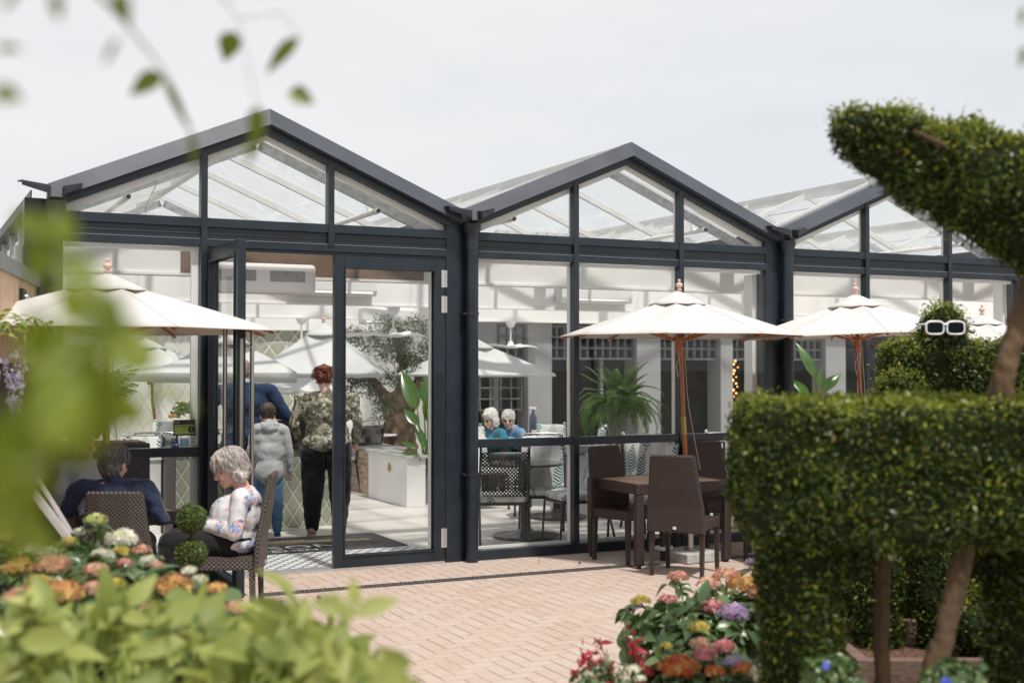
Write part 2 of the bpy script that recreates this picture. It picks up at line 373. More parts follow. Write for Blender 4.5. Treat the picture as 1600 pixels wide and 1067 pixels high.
M['olivebark'] = pmat('gnarled_bark', (.09, .06, .04), .9, col2=(.36, .26, .17), vscale=7, bump=1., bscale=14, bdist=.05)
M['soil'] = pmat('bark_mulch', (.06, .03, .02), .95, col2=(.22, .11, .07), vscale=45, bump=1., bscale=60, bdist=.03)
M['ptimber'] = pmat('weathered_timber', (.12, .075, .055), .8, col2=(.2, .13, .10), vscale=10, stretch=(.6, 8, 8), bump=.4, bscale=20)
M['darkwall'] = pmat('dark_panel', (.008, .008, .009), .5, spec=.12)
M['greycol'] = pmat('grey_paint', (.27, .27, .28), .6, var=.04, vscale=2)
M['greylat'] = pmat('grey_lattice', (.11, .115, .125), .6, var=.1)
M['skin'] = pmat('skin', (.66, .42, .33), .5, col2=(.70, .36, .28), vscale=9, bump=.08, bscale=160)
M['skinl'] = pmat('pale_skin', (.70, .48, .39), .5, col2=(.72, .42, .34), vscale=9, bump=.08, bscale=160)
# ================================================================ setting
def herringbone():
    m, t, N, L = _m('herringbone_brick'); g = G(t); x, y, z, v = g.xyz(rot=(0, 0, radians(0)))
    s = .105; X = g.m('DIVIDE', x, s); Y = g.m('DIVIDE', y, s); i = g.m('FLOOR', X); j = g.m('FLOOR', Y); fx = g.m('FRACT', X); fy = g.m('FRACT', Y)
    mm = g.m('FLOORED_MODULO', g.m('SUBTRACT', i, j), 4.)
    def eq(k): return g.m('COMPARE', mm, float(k), .1)
    e0, e1, e2, e3 = eq(0), eq(1), eq(2), eq(3)
    dl = g.m('ADD', fx, e1); dr = g.m('ADD', g.m('SUBTRACT', 1., fx), e0); db = g.m('ADD', fy, e2); dt = g.m('ADD', g.m('SUBTRACT', 1., fy), e3)
    d = g.m('MINIMUM', g.m('MINIMUM', dl, dr), g.m('MULTIPLY', g.m('MINIMUM', db, dt), 2.6))
    wob = g.m('MULTIPLY', g.m('SUBTRACT', g.noise(v, 30., 2), .5), .05)
    d = g.m('ADD', d, wob)
    joint = g.m('SUBTRACT', 1., g.step(d, .025, .075))
    # one id per brick
    bi = g.m('SUBTRACT', i, e1); bj = g.m('SUBTRACT', j, e2)
    cx = N('ShaderNodeCombineXYZ'); L(bi, cx.inputs[0]); L(bj, cx.inputs[1]); wn = N('ShaderNodeTexWhiteNoise'); wn.noise_dimensions = '3D'; L(cx.outputs[0], wn.inputs['Vector'])
    r = N('ShaderNodeValToRGB'); e = r.color_ramp.elements; e[0].color = (.44, .335, .275, 1); e[1].color = (.50, .40, .34, 1); q = e.new(.5); q.color = (.47, .365, .305, 1); L(wn.outputs[0], r.inputs[0])
    col = g.mix(g.step(g.noise(v, .9, 5, .6), .35, .75), r.outputs[0], (.495, .405, .345))
    col = g.mix(g.m('MULTIPLY', g.step(g.noise(v, 60., 4, .7), .55, .75), .18), col, (.30, .20, .165))
    st = g.step(g.noise(v, .55, 6, .7), .52, .72); col = g.mix(g.m('MULTIPLY', st, .35), col, (.36, .265, .22)); col = g.mix(g.m('MULTIPLY', g.m('GREATER_THAN', g.noise(v, 45., 2, .4), .70), .6), col, (.20, .13, .10))
    jc = g.mix(g.step(g.noise(v, 2.2, 3), .4, .65), (.17, .115, .095), (.36, .27, .225))
    col = g.mix(g.m('MULTIPLY', joint, .72), col, jc)
    h = g.m('ADD', g.m('MULTIPLY', g.step(d, .0, .13), 1.), g.m('MULTIPLY', g.noise(v, 90., 4), .25))
    h = g.m('ADD', h, g.m('MULTIPLY', wn.outputs[0], .2))
    g.out(col, .82, g.bump(h, .55, .006), spec=.3); return m
def floor_tile():
    m, t, N, L = _m('pale_floor_tile'); g = G(t); x, y, z, v = g.xyz()
    b = N('ShaderNodeTexBrick'); L(v, b.inputs['Vector']); b.inputs['Scale'].default_value = 1.; b.inputs['Brick Width'].default_value = 1.2; b.inputs['Row Height'].default_value = .3
    b.inputs['Mortar Size'].default_value = .004; b.inputs['Color1'].default_value = (.56, .53, .49, 1); b.inputs['Color2'].default_value = (.66, .63, .59, 1); b.inputs['Mortar'].default_value = (.28, .26, .23, 1)
    mp = N('ShaderNodeMapping'); mp.inputs['Scale'].default_value = (.6, 6, 1); L(v, mp.inputs[0]); nz = g.noise(mp.outputs[0], 3., 5, .6)
    col = g.mix(g.m('MULTIPLY', g.step(nz, .3, .7), .3), b.outputs[0], (.70, .68, .64))
    g.out(col, .34, g.bump(b.outputs['Fac'], -.2, .002), spec=.4); return m
def diamondmat(name, c, l, pu, pw, fringe=True, lw=.045, rough=.5, ax='z'):
    m, t, N, L = _m(name); g = G(t); x, y, z, v = g.xyz(); w = z if ax == 'z' else y
    U = g.m('DIVIDE', x, pu); V = g.m('DIVIDE', w, pw)
    a = g.m('FRACT', g.m('ADD', U, V)); b = g.m('FRACT', g.m('SUBTRACT', U, V))
    da = g.m('MINIMUM', a, g.m('SUBTRACT', 1., a)); db = g.m('MINIMUM', b, g.m('SUBTRACT', 1., b)); d = g.m('MINIMUM', da, db)
    line = g.m('SUBTRACT', 1., g.step(d, lw*.6, lw))
    col = g.mix(line, c, l); h = line
    if fringe:
        fr = g.m('MULTIPLY', g.m('LESS_THAN', g.m('MINIMUM', a, g.m('SUBTRACT', 1., b)), .24), g.m('GREATER_THAN', g.m('SINE', g.m('MULTIPLY', U, 75.)), .1))
        col = g.mix(g.m('MULTIPLY', fr, .55), col, tuple(q*.42 for q in c)); col = g.mix(line, col, l)
    g.out(col, rough, g.bump(h, .5, .004), spec=.35); return m
M['herr'] = herringbone(); M['tile'] = floor_tile()
M['sage'] = diamondmat('sage_diamond_tile', (.33, .34, .265), (.62, .62, .54), .146, .236)
M['sagew'] = diamondmat('pale_diamond_paper', (.62, .62, .575), (.70, .70, .66), .30, .50, lw=.045, rough=.8)
M['sagew2'] = diamondmat('sage_diamond_paper', (.36, .38, .30), (.62, .63, .55), .34, .42, lw=.06, rough=.8)
M['lattile'] = diamondmat('grey_white_lattice_tile', (.72, .72, .71), (.20, .20, .21), .115, .155, fringe=False, lw=.17, rough=.3, ax='y')

def plane(name, x0, x1, y0, y1, z, mat, kind='structure'):
    mb = MB(); mb.add([(x0, y0, z), (x1, y0, z), (x1, y1, z), (x0, y1, z)], [(0, 1, 2, 3)]); o = mb.build(name, mat); tag(o, kind=kind); return o
plane('ground', -800, 800, -800, 800, -.06, pmat('dull_soil_and_grass', (.09, .10, .05), .95, col2=(.14, .15, .08), vscale=.5))
plane('brick_paving', -16, 22, -16, .30, 0, M['herr'])
plane('tiled_floor', -3.4, 13.7, .30, 13.8, .008, M['tile'])
plane('threshold_tiles', -2.2, -.02, .12, 1.0, .014, M['lattile'])

# ================================================================ glasshouse restaurant
BX = [-3.45, 0, 3.44, 6.88, 10.32]; APX = 3.80; SL = .418; YB = 13.8
house = empty('glasshouse', (0, 0, 0), label='glazed restaurant pavilion with three pointed gables and dark navy metal frames', cat='building')
HP = lambda mb, name, mat, parent=house, **k: mb.build(name, mat, parent, **k)
def topz(x, xa): return APX - SL*abs(x-xa)
for bi in range(4):
    xl, xr = BX[bi], BX[bi+1]; xa = (xl+xr)/2; last = bi == 3
    xi0, xi1 = xl+.14, xr-.14
    m1, m2 = xl+(xr-xl)/3, xl+2*(xr-xl)/3
    if bi == 0: m1, m2 = -2.245, -1.19
    # beam
    mb = MB(); mb.bb(xi0, xi1, -.045, .03, 2.812, 2.885); mb.bb(xi0, xi1, -.02, .03, 2.715, 2.812); mb.bb(xi0, xi1, -.042, .03, 2.655, 2.715); mb.bb(xi0, xi1, -.028, -.0202, 2.757, 2.763)
    HP(mb, 'beam', M['anth'], bevel=.003)
    mb = MB(); mb.bb(xi0+.01, xi1-.01, -.0445, -.0425, 2.7152, 2.7172); HP(mb, 'seal_line', M['hinge'])
    # rake frame (navy) and flashing (grey) above it
    for sgn, xe in ((-1, xl), (1, xr)):
        mb = MB(); z0, z1 = topz(xe-sgn*.10, xa), topz(xa, xa)
        e = xe-sgn*.10
        mb.prism([(e, -.042, z0-.203), (xa, -.042, z1-.203), (xa, -.042, z1-.122), (e, -.042, z0-.122)], (0, .07, 0)); HP(mb, 'rake_frame', M['anth'])
        mb = MB(); mb.prism([(xe-sgn*.02, -.12, topz(xe, xa)-.135), (xa, -.12, z1-.135), (xa, -.075, z1), (xe-sgn*.02, -.075, topz(xe, xa))], (0, .03, 0))
        mb.prism([(xe-sgn*.02, -.07, topz(xe, xa)-.012), (xa, -.07, z1-.012), (xa, -.07, z1-.001), (xe-sgn*.02, -.07, topz(xe, xa)-.001)], (0, .13, 0))
        mb.prism([(xe-sgn*.02, -.088, topz(xe, xa)-.135), (xa, -.088, z1-.135), (xa, -.088, z1-.128), (xe-sgn*.02, -.088, topz(xe, xa)-.128)], (0, .05, 0))
        HP(mb, 'gable_flashing', M['fascia'])
        mb = MB(); mb.prism([(xe-sgn*.14, .036, z0-.255), (xa, .036, z1-.245), (xa, .036, z1-.17), (xe-sgn*.14, .036, z0-.18)], (0, .02, 0)); HP(mb, 'inner_frame', M['white'])
    # mullions
    for k, mxx in enumerate((m1, m2)):
        zt = topz(mxx, xa)-.175; lo = .0 if not (bi == 0 and k == 1) else 2.70
        mb = MB(); mb.bb(mxx-.026, mxx+.026, -.052, .028, lo, zt); HP(mb, 'mullion', M['anth'], bevel=.002)
        if not (bi == 0): mb = MB(); mb.bb(mxx-.03, mxx+.02, .030, .085, .0, 2.65); HP(mb, 'inner_frame', M['white'])
        mb = MB(); mb.bb(mxx-.022, mxx+.022, .030, .06, 2.885, zt-.01); HP(mb, 'inner_frame', M['white'])
    # gable panes
    segs = [(xi0, m1), (m1, xa), (xa, m2), (m2, xi1)] if bi != 0 else [(xi0, m1), (m1, xa), (xa, m2), (m2, xi1)]
    for (a, b) in ((xi0, m1), (m2, xi1)):
        mb = MB(); mb.add([(a, 0, 2.88), (b, 0, 2.88), (b, 0, topz(b, xa)-.18), (a, 0, topz(a, xa)-.18)], [(0, 1, 2, 3)]); HP(mb, 'gable_pane', M['glass'])
    mb = MB(); mb.add([(m1, 0, 2.88), (m2, 0, 2.88), (m2, 0, topz(m2, xa)-.18), (xa, 0, APX-.18), (m1, 0, topz(m1, xa)-.18)], [(0, 1, 2, 3, 4)]); HP(mb, 'gable_pane', M['glass'])
    # lower glazing
    if bi == 0: wins = [(xi0, m1)]
    else: wins = [(xi0, m1), (m1, m2), (m2, xi1)]
    for (a, b) in wins:
        mb = MB(); mb.bb(a, b, -.04, .03, .985, 1.058); HP(mb, 'mid_rail', M['anth'], bevel=.002)
        mb = MB(); mb.bb(a, b, -.055, .04, .0, .085); HP(mb, 'sill', M['anth'], bevel=.003)
        for (z0, z1) in ((.085, .985), (1.058, 2.655)):
            mb = MB(); mb.add([(a, -.005, z0), (b, -.005, z0), (b, -.005, z1), (a, -.005, z1)], [(0, 1, 2, 3)]); HP(mb, 'window_pane', M['glass'])
        mb = MB(); mb.bb(a+.02, b-.02, .031, .055, 2.62, 2.652); mb.bb(a+.02, b-.02, .042, .062, .086, .11); HP(mb, 'inner_frame', M['white'])
    # roof slopes, rafters, ridge
    for sgn, xe in ((-1, xl), (1, xr)):
        mb = MB(); mb.add([(xa, .06, APX-.055), (xe-sgn*.08, .06, topz(xe, xa)-.02), (xe-sgn*.08, YB, topz(xe, xa)-.02), (xa, YB, APX-.055)], [(0, 1, 2, 3)]); HP(mb, 'roof_glass', M['roofglass'])
        n = 13 if bi < 3 else 7
        for k in range(n):
            yy = .55 + k*(YB-.8)/(n-1); mb = MB()
            mb.bar((xa-.0+sgn*.02, yy, APX-.10), (xe-sgn*.09, yy, topz(xe, xa)-.055), .045, .055); HP(mb, 'rafter', M['whitemetal'])
        for yy in (.32, 4.5, 8.8):
            mb = MB(); mb.bar((xa+sgn*.02, yy, APX-.24), (xe-sgn*.16, yy, topz(xe, xa)-.17), .05, .075)
            HP(mb, 'roof_truss', M['galv'])
        if bi < 3:
            xp = xa+sgn*1.06; mb = MB(); mb.cyl((xp, .26, 3.06), (xp, 13.5, 3.06), .024, n=10)
            for yy in (.45, 3.4, 6.4, 9.4): mb.bar((xp, yy, 3.06), (xp-sgn*.05, yy, topz(xp, xa)-.12), .045, .012, up=(0, 1, 0))
            o = HP(mb, 'heating_pipe', M['white']); mb = MB(); mb.cyl((xp, .245, 3.06), (xp, .262, 3.06), .019, n=10); mb.build('pipe_cap', M['black'], o)
            xc = xa+sgn*(1.45); mb = MB(); mb.box((xc, .33, topz(xc, xa)-.085), (.07, .06, .045), ry=sgn*.395); HP(mb, 'cable_clamp', M['black'], bevel=.004)
    mb = MB(); mb.bb(xa-.04, xa+.04, .05, YB, APX-.135, APX-.02); HP(mb, 'ridge_beam', M['whitemetal'])
    mb = MB(); mb.tube([(xa-.7, .5, 3.42), (xa-.2, 4.4, 3.5), (xa+.6, 8.6, 3.35)], .006, 5); HP(mb, 'bracing_wire', M['galv'])
# corner posts, gutters, downpipes
for k, X in enumerate(BX[:4]):
    mb = MB(); mb.bb(X-.14, X+.0, -.03, .12, 0, 2.97); mb.bb(X-.0, X+.14, -.02, .12, 0, 2.97); HP(mb, 'post', M['anth'], bevel=.004)
    mb = MB(); mb.bb(X-.19, X-.13, .13, .26, 0, 2.62); HP(mb, 'inner_post', M['white'])
    gx = X+.0
    mb = MB()   # channel running back between the roofs
    y0 = -.20; cx = gx+.075
    mb.bb(gx-.09, gx+.09, .061, YB, 2.95, 2.965); mb.bb(gx-.09, gx-.08, .061, YB, 2.966, 3.04); mb.bb(gx+.08, gx+.09, .061, YB, 2.966, 3.04)
    mb.bb(cx-.045, cx+.045, y0, .06, 2.962, 2.970); mb.bb(cx-.050, cx-.0455, y0-.01, .06, 2.962, 3.045); mb.bb(cx+.0455, cx+.050, y0-.01, .06, 2.962, 3.045)
    mb.prism([(cx-.05, y0-.01, 3.040), (cx-.25, y0+.03, 3.072), (cx-.27, y0+.12, 3.076), (cx-.22, .0, 3.088), (cx-.05, .0, 3.06)], (0, 0, .012)); mb.prism([(cx+.05, y0-.01, 3.040), (cx+.05, .0, 3.06), (cx+.20, .0, 3.088), (cx+.185, y0+.03, 3.074)], (0, 0, .012))
    mb.prism([(cx-.05, y0-.0102, 2.985), (cx-.05, y0-.0102, 3.040), (cx-.25, y0+.0298, 3.072), (cx-.245, y0+.0298, 3.045)], (0, .005, 0))
    mb.prism([(cx+.05, y0-.0102, 2.985), (cx+.05, y0-.0102, 3.040), (cx+.185, y0+.0298, 3.074), (cx+.18, y0+.0298, 3.045)], (0, .005, 0))
    HP(mb, 'gutter', M['anthd'], bevel=.002)
    px_, py_ = X+.075, -.10
    mb = MB(); mb.lathe([(.056, 2.80), (.06, 2.86), (.078, 2.90), (.078, 2.945), (.066, 2.947), (.060, 2.91)], (px_, py_, 0), 18); HP(mb, 'hopper', M['anthd'], smooth=40)
    mb = MB(); mb.cyl((px_, py_, 0.004), (px_, py_, 2.80), .056, n=24); p_ = HP(mb, 'downpipe', M['anth'], smooth=40)
    for zz in (2.16, .76):
        mb = MB(); mb.lathe([(.061, zz-.012), (.061, zz+.012)], (px_, py_, 0), 20); mb.bb(px_-.085, px_-.06, py_-.01, .0, zz-.01, zz+.01); mb.build('pipe_clip', M['anthd'], p_, smooth=40)
    mb = MB(); mb.lathe([(.060, 2.72), (.060, 2.80)], (px_, py_, 0), 20); mb.build('pipe_collar', M['anth'], p_, smooth=40)
# left side wall (glazed) facing the timber shed
mb = MB(); mb.add([(-3.45, .1, 0), (-3.45, YB, 0), (-3.45, YB, 2.95), (-3.45, .1, 2.95)], [(0, 1, 2, 3)]); HP(mb, 'side_glass', M['roofglass'])
mb = MB()
for k in range(14): mb.bb(-3.475, -3.43, .9+k*.92, .95+k*.92, .0, 2.95)
mb.bb(-3.50, -3.44, .12, YB, 2.62, 2.70); HP(mb, 'side_bars', M['whitemetal'])
# white bulkhead beams across the room
for k, yy in enumerate((.8, 5.1, 9.3)):
    mb = MB(); x0 = -3.38; x1 = 13.6
    if k == 0: mb.bb(x0, -2.26, yy, yy+.12, 2.50, 2.868); mb.bb(-.02, x1, yy, yy+.12, 2.50, 2.868)
    else: mb.bb(x0, x1, yy, yy+.12, 2.50, 2.868)
    mb.bb(x0, x1, yy-.018, yy+.138, 2.478, 2.4995); HP(mb, 'bulkhead', M['white'])
mb = MB(); mb.bb(-2.259, -.021, .785, .92, 2.50, 2.80); HP(mb, 'door_soffit', M['brown'])
mb = MB(); mb.bb(-3.4, 3.9, 13.62, 13.8, 2.42, 2.87); mb.bb(3.3, 4.2, 13.72, 13.82, 0, 2.42); HP(mb, 'back_wall', M['white'])
mb = MB(); mb.bb(4.2, 4.3, 9.42, 13.82, 0, 2.87); mb.bb(3.9, 4.3, 13.72, 13.83, 0, 2.87); HP(mb, 'back_wall', M['white'])
mb = MB(); mb.bb(-3.4, 1.2, 13.74, 13.8, 0, 2.42); HP(mb, 'back_wall', M['sagew'])
mb = MB(); mb.bb(1.2, 3.3, 13.74, 13.8, 0, 2.42); HP(mb, 'back_wall', M['sagew2'])
# older building behind: dark shop front between grey piers, ribbed cladding above
shop = empty('shop_building', (0, 0, 0), label='older dark shop front with grey piers and ribbed cladding behind the glazed dining room', cat='building')
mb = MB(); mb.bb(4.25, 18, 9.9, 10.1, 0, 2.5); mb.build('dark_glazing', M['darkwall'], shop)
for (a, b) in ((5.45, 5.92), (7.66, 8.17), (9.5, 9.78), (10.35, 10.7), (12.0, 12.5), (14.2, 14.6)):
    mb = MB(); mb.bb(a, b, 9.45, 9.895, 0, 2.478); mb.build('pier', M['greycol'], shop, bevel=.01)
mb = MB(); mb.bb(4.31, 5.42, 9.60, 9.89, 2.05, 2.478); mb.build('lintel', M['greycol'], shop)
for (a, b) in ((4.95, 5.44), (5.93, 7.65), (8.18, 9.49), (9.79, 10.34), (10.71, 11.99)):
    mb = MB(); n = max(2, int((b-a)/.155))
    for k in range(n+1): xx = a+(b-a)*k/n; mb.bb(xx-.022, xx+.022, 9.58, 9.70, 1.87, 2.44)
    for zz in (1.86, 2.05, 2.24, 2.43): mb.bb(a, b, 9.56, 9.72, zz-.018, zz+.018)
    mb.build('lattice_pelmet', M['greylat'], shop)
mb = MB()
for k in range(6): mb.bb(4.4+k*.2-.012, 4.4+k*.2+.012, 9.6, 9.64, .95, 1.72)
for k in range(5): mb.bb(4.38, 5.42, 9.59, 9.65, .97+k*.19-.012, .97+k*.19+.012)
mb.build('shelf_lattice', M['greylat'], shop)
for (a, b) in ((4.45, 4.55), (6.6, 6.66), (7.2, 7.26), (5.05, 5.1)): mb = MB(); mb.bb(a+.5, b+.5, 9.8, 9.895, 0, 1.85); mb.build('door_jamb', M['greycol'], shop)
mb = MB(); xx = 5.2
while xx < 13.5: mb.bb(xx, xx+.10, 10.15, 10.19, 2.55, 4.15); xx += .2
mb.bb(5.2, 13.6, 10.192, 10.3, 2.55, 4.15); mb.build('ribbed_cladding', pmat('pale_cladding', (.52, .53, .53), .6), shop)
# bar lights deep in the dark shop
mb = MB()
for k in range(14): mb.ell((10.02+.05*sin(k*2.3), 9.72+.03*cos(k), 1.15+k*.062), .012+.012*(k % 3)/2, n=6, m=4)
o = mb.build('glass_lamp', pmat('lamp_glow', (1, .4, .1), .4, emis=((1, .35, .08), 3.)), None); tag(o, 'tall amber glowing lamp in the dark shop beside the white inner post', 'lamp')

# doors -------------------------------------------------------------
def door_leaf(name_loc, rz, label, handle):
    d = bpy.data.objects.new('door', None)
    mb = MB(); w = .995; t = .03; h0, h1 = .02, 2.625
    mb.bb(0, .085, -t, t, h0, h1); mb.bb(w-.085, w, -t, t, h0, h1); mb.bb(.085, w-.085, -t, t, h0, h0+.09); mb.bb(.085, w-.085, -t, t, h1-.09, h1)
    for s_ in (-1, 1):   # glazing bead, a hair proud
        y_ = s_*(t+.004)
        mb.bb(.083, .097, y_-.006, y_+.006, h0+.08, h1-.08); mb.bb(w-.097, w-.083, y_-.006, y_+.006, h0+.08, h1-.08); mb.bb(.097, w-.097, y_-.006, y_+.006, h1-.104, h1-.09); mb.bb(.097, w-.097, y_-.006, y_+.006, h0+.09, h0+.104)
    f = mb.build('door', M['anth'], house, bevel=.003); f.location = name_loc; f.rotation_euler = (0, 0, rz); tag(f, label)
    mb = MB(); mb.add([(.085, 0, h0+.09), (w-.085, 0, h0+.09), (w-.085, 0, h1-.09), (.085, 0, h1-.09)], [(0, 1, 2, 3)]); mb.build('door_glass', M['glass'], f)
    if handle:
        for s_ in (-1, 1):
            mb = MB(); mb.cyl((w-.09, s_*.10, .28), (w-.09, s_*.10, 2.0), .0165, n=14)
            for zz in (.42, 1.84): mb.cyl((w-.09, s_*.10, zz), (w-.09, s_*.03, zz), .0125, n=10)
            mb.build('pull_handle', M['steel'], f, smooth=40)
        mb = MB(); mb.bb(w+.0005, w+.003, -.012, .012, 1.0, 1.9); mb.build('lock_plate', M['steel'], f)
    return f
d1 = door_leaf((-.165, -.02, 0), pi, 'closed glazed door leaf', False)
d2 = door_leaf((-2.19, -.05, 0), -pi/2+.0, 'open glazed door leaf with long steel pull handles', True)
for (f, xx) in ((d1, 0), (d2, 0)):
    for (z0, z1) in ((2.385, 2.535), (2.165, 2.31), (.135, .30)):
        mb = MB(); 
        for q in range(3): mb.cyl((-.012, .036, z0+q*(z1-z0)/3+.002), (-.012, .036, z0+(q+1)*(z1-z0)/3-.002), .0115, n=10)
        mb.bb(-.012, .03, .030, .036, z0, z1); mb.build('hinge', M['hinge'], f, smooth=40)
mb = MB(); mb.bb(-2.215, -.14, -.028, .03, 2.628, 2.652); mb.bb(-2.27, -2.195, -.03, .05, 0, 2.627); mb.bb(-.163, -.142, -.025, .04, 0, 2.627); HP(mb, 'door_frame', M['anth'], bevel=.002)
mb = MB(); mb.bb(-2.33, -2.275, .029, .06, 0, 2.64); HP(mb, 'inner_frame', M['white'])
mb = MB(); mb.bb(-2.19, -.16, -.05, .115, .0, .02); HP(mb, 'threshold', M['hinge'])
# rating sign and card stickers on the left pane
def onpane(px0, py0, px1, py1, y_=-.012):
    a = at(px0, py0, y=y_); b = at(px1, py1, y=y_); return a.x, b.x, b.z, a.z
def textmesh(txt, size, loc, mat, parent, rot=(pi/2, 0, 0), sx=1., align='CENTER', name='lettering', ext=.0005):
    cu = bpy.data.curves.new(name, 'FONT'); cu.body = txt; cu.size = size; cu.align_x = align; cu.align_y = 'CENTER'; cu.extrude = ext; cu.resolution_u = 2
    o = bpy.data.objects.new(name, cu); COL.objects.link(o); bpy.context.view_layer.update()
    me = bpy.data.meshes.new_from_object(o.evaluated_get(bpy.context.evaluated_depsgraph_get())); COL.objects.unlink(o); bpy.data.objects.remove(o)
    o = bpy.data.objects.new(name, me); COL.objects.link(o); me.materials.clear(); me.materials.append(mat); o.location = loc; o.rotation_euler = rot; o.scale = (sx, 1, 1)
    if parent is not None: o.parent = parent
    return o
flat = {}
def fm(c):
    if c not in flat: flat[c] = pmat('print_%02d' % len(flat), c, .45)
    return flat[c]
def rect(mb_y, x0, x1, z0, z1, col, parent, name):
    mb = MB(); mb.bb(x0, x1, mb_y-.0005, mb_y+.0005, z0, z1); return mb.build(name, fm(col), parent)
sg = empty('rating_sign', (0, 0, 0), label='green and black food hygiene rating sign stuck on the window left of the door', cat='sign')
x0, x1, z0, z1 = onpane(271, 656, 305, 680)
rect(-.010, x0, x1, z0, z1, (.015, .02, .02), sg, 'sign_board'); w = x1-x0; h = z1-z0
rect(-.0122, x0+.05*w, x1-.05*w, z0+.1*h, z0+.70*h, (.42, .58, .13), sg, 'green_panel')
textmesh('FOOD HYGIENE RATING', .021, ((x0+x1)/2, -.0142, z0+.58*h), fm((.02, .03, .02)), sg, sx=.62)
textmesh('0  1  2  3  4', .028, (x0+.40*w, -.0142, z0+.35*h), fm((.02, .03, .02)), sg, sx=.8)
mb = MB(); mb.cyl((x0+.82*w, -.0145, z0+.38*h), (x0+.82*w, -.0135, z0+.38*h), .026, n=24); mb.build('rating_disc', fm((.01, .01, .01)), sg)
textmesh('5', .036, (x0+.82*w, -.0160, z0+.38*h), fm((.5, .7, .2)), sg)
textmesh('food', .02, (x0+.16*w, -.0122, z0+.85*h), fm((.8, .8, .8)), sg)
for nm, (a, b, c, d), base, lab in (('card_sticker', (268, 690, 279, 699), (.02, .08, .35), 'dark blue contactless card sticker on the window left of the door'),
        ('card_sticker', (281, 684, 296, 698), (.75, .8, .85), 'light blue square card sticker on the window, middle of three'),
        ('card_sticker', (297, 682, 306, 698), (.8, .8, .8), 'tall white sticker with small card emblems, beside the door post')):
    st = empty(nm, (0, 0, 0), label=lab, cat='sticker', group='card stickers on the window'); x0, x1, z0, z1 = onpane(a, b, c, d); w = x1-x0; h = z1-z0
    rect(-.010, x0, x1, z0, z1, base, st, 'backing')
    if a == 281: rect(-.0122, x0+.1*w, x1-.1*w, z0+.12*h, z1-.2*h, (.05, .42, .70), st, 'blue_square'); textmesh('AM', .03, ((x0+x1)/2, -.0142, z0+.6*h), fm((.8, .85, .9)), st); textmesh('EX', .03, ((x0+x1)/2, -.0142, z0+.33*h), fm((.8, .85, .9)), st)
    elif a == 268:
        rect(-.0122, x0+.08*w, x0+.35*w, z0+.3*h, z0+.7*h, (.1, .5, .75), st, 'emblem'); mb = MB(); mb.cyl((x0+.7*w, -.013, z0+.5*h), (x0+.7*w, -.012, z0+.5*h), .2*h, n=16); mb.build('emblem', fm((.75, .8, .85)), st)
    else:
        rect(-.0122, x0+.12*w, x1-.12*w, z0+.72*h, z0+.88*h, (.1, .45, .75), st, 'emblem')
        for q, cc in ((.4, (.7, .05, .03)), (.62, (.85, .35, .03))): mb = MB(); mb.cyl((x0+q*w, -.0125-q*.002, z0+.48*h), (x0+q*w, -.0115-q*.002, z0+.48*h), .2*w, n=16); mb.build('emblem', fm(cc), st)
        rect(-.0122, x0+.15*w, x1-.15*w, z0+.14*h, z0+.24*h, (.35, .35, .5), st, 'emblem')
# timber shed at the left
sA = at(58, 436, d=9.75); sB = at(0, 405, d=8.0); dv = (sB-sA); dv.z = 0; dv.normalize(); zt = 2.36
sA = Vector((sA.x, sA.y, 0)); sE = sA + dv*5.2; nrmv = Vector((dv.y, -dv.x, 0)); nrmv = nrmv if nrmv.dot(Vector((CAM.x, CAM.y, 0))-sA) > 0 else -nrmv
shed = empty('timber_shed', tuple(sA), label='pine board shed with a grey roof edge at the left end of the glasshouse', cat='shed')
mb = MB(); k = 0; L_ = 0
while L_ < 5.1:
    wd = .145; a = dv*L_; b = dv*(L_+wd-.008)
    mb.prism([a, b, b+nrmv*.02, a+nrmv*.02], (0, 0, 0.01)) if 0 else mb.prism([a+UPZ*1.72, b+UPZ*1.72, b+nrmv*.022+UPZ*1.72, a+nrmv*.022+UPZ*1.72], (0, 0, .58)); L_ += wd
mb.build('board_wall', pmat('knotty_pine', (.50, .33, .20), .6, col2=(.66, .47, .31), vscale=5, stretch=(3, 3, .35), bump=.1), shed)
mb = MB(); mb.prism([-nrmv*2.2, dv*5.1-nrmv*2.2, dv*5.1-nrmv*.002, -nrmv*.002], (0, 0, 2.29)); mb.build('lower_wall', pmat('dark_board', (.07, .045, .03), .7, var=.3, vscale=3, stretch=(5, 5, .4)), shed)  # darker brown wall below the pine boards, in place of the recess there
mb = MB(); mb.prism([dv*-.02-nrmv*2.3+UPZ*2.292, dv*5.3-nrmv*2.3+UPZ*2.292, dv*5.3+nrmv*.05+UPZ*2.292, dv*-.02+nrmv*.05+UPZ*2.292], (0, 0, .10)); mb.build('roof_edge', pmat('grey_felt_edge', (.19, .20, .20), .7, var=.1), shed)
p = at(30, 466, d=8.75)
sp = empty('wall_speaker', tuple(p), label='small black square box fixed to the pine boards under the roof edge', cat='speaker')
mb = MB(); ang = atan2(dv.y, dv.x); mb.box((0, 0, 0), (.16, .08, .13), rz=ang); mb.build('box', M['black'], sp, bevel=.006)
mb = MB(); mb.ell(Vector((nrmv.x, nrmv.y, 0))*.045, .035, n=12, m=8); mb.build('lens', M['chrome'], sp, smooth=180)
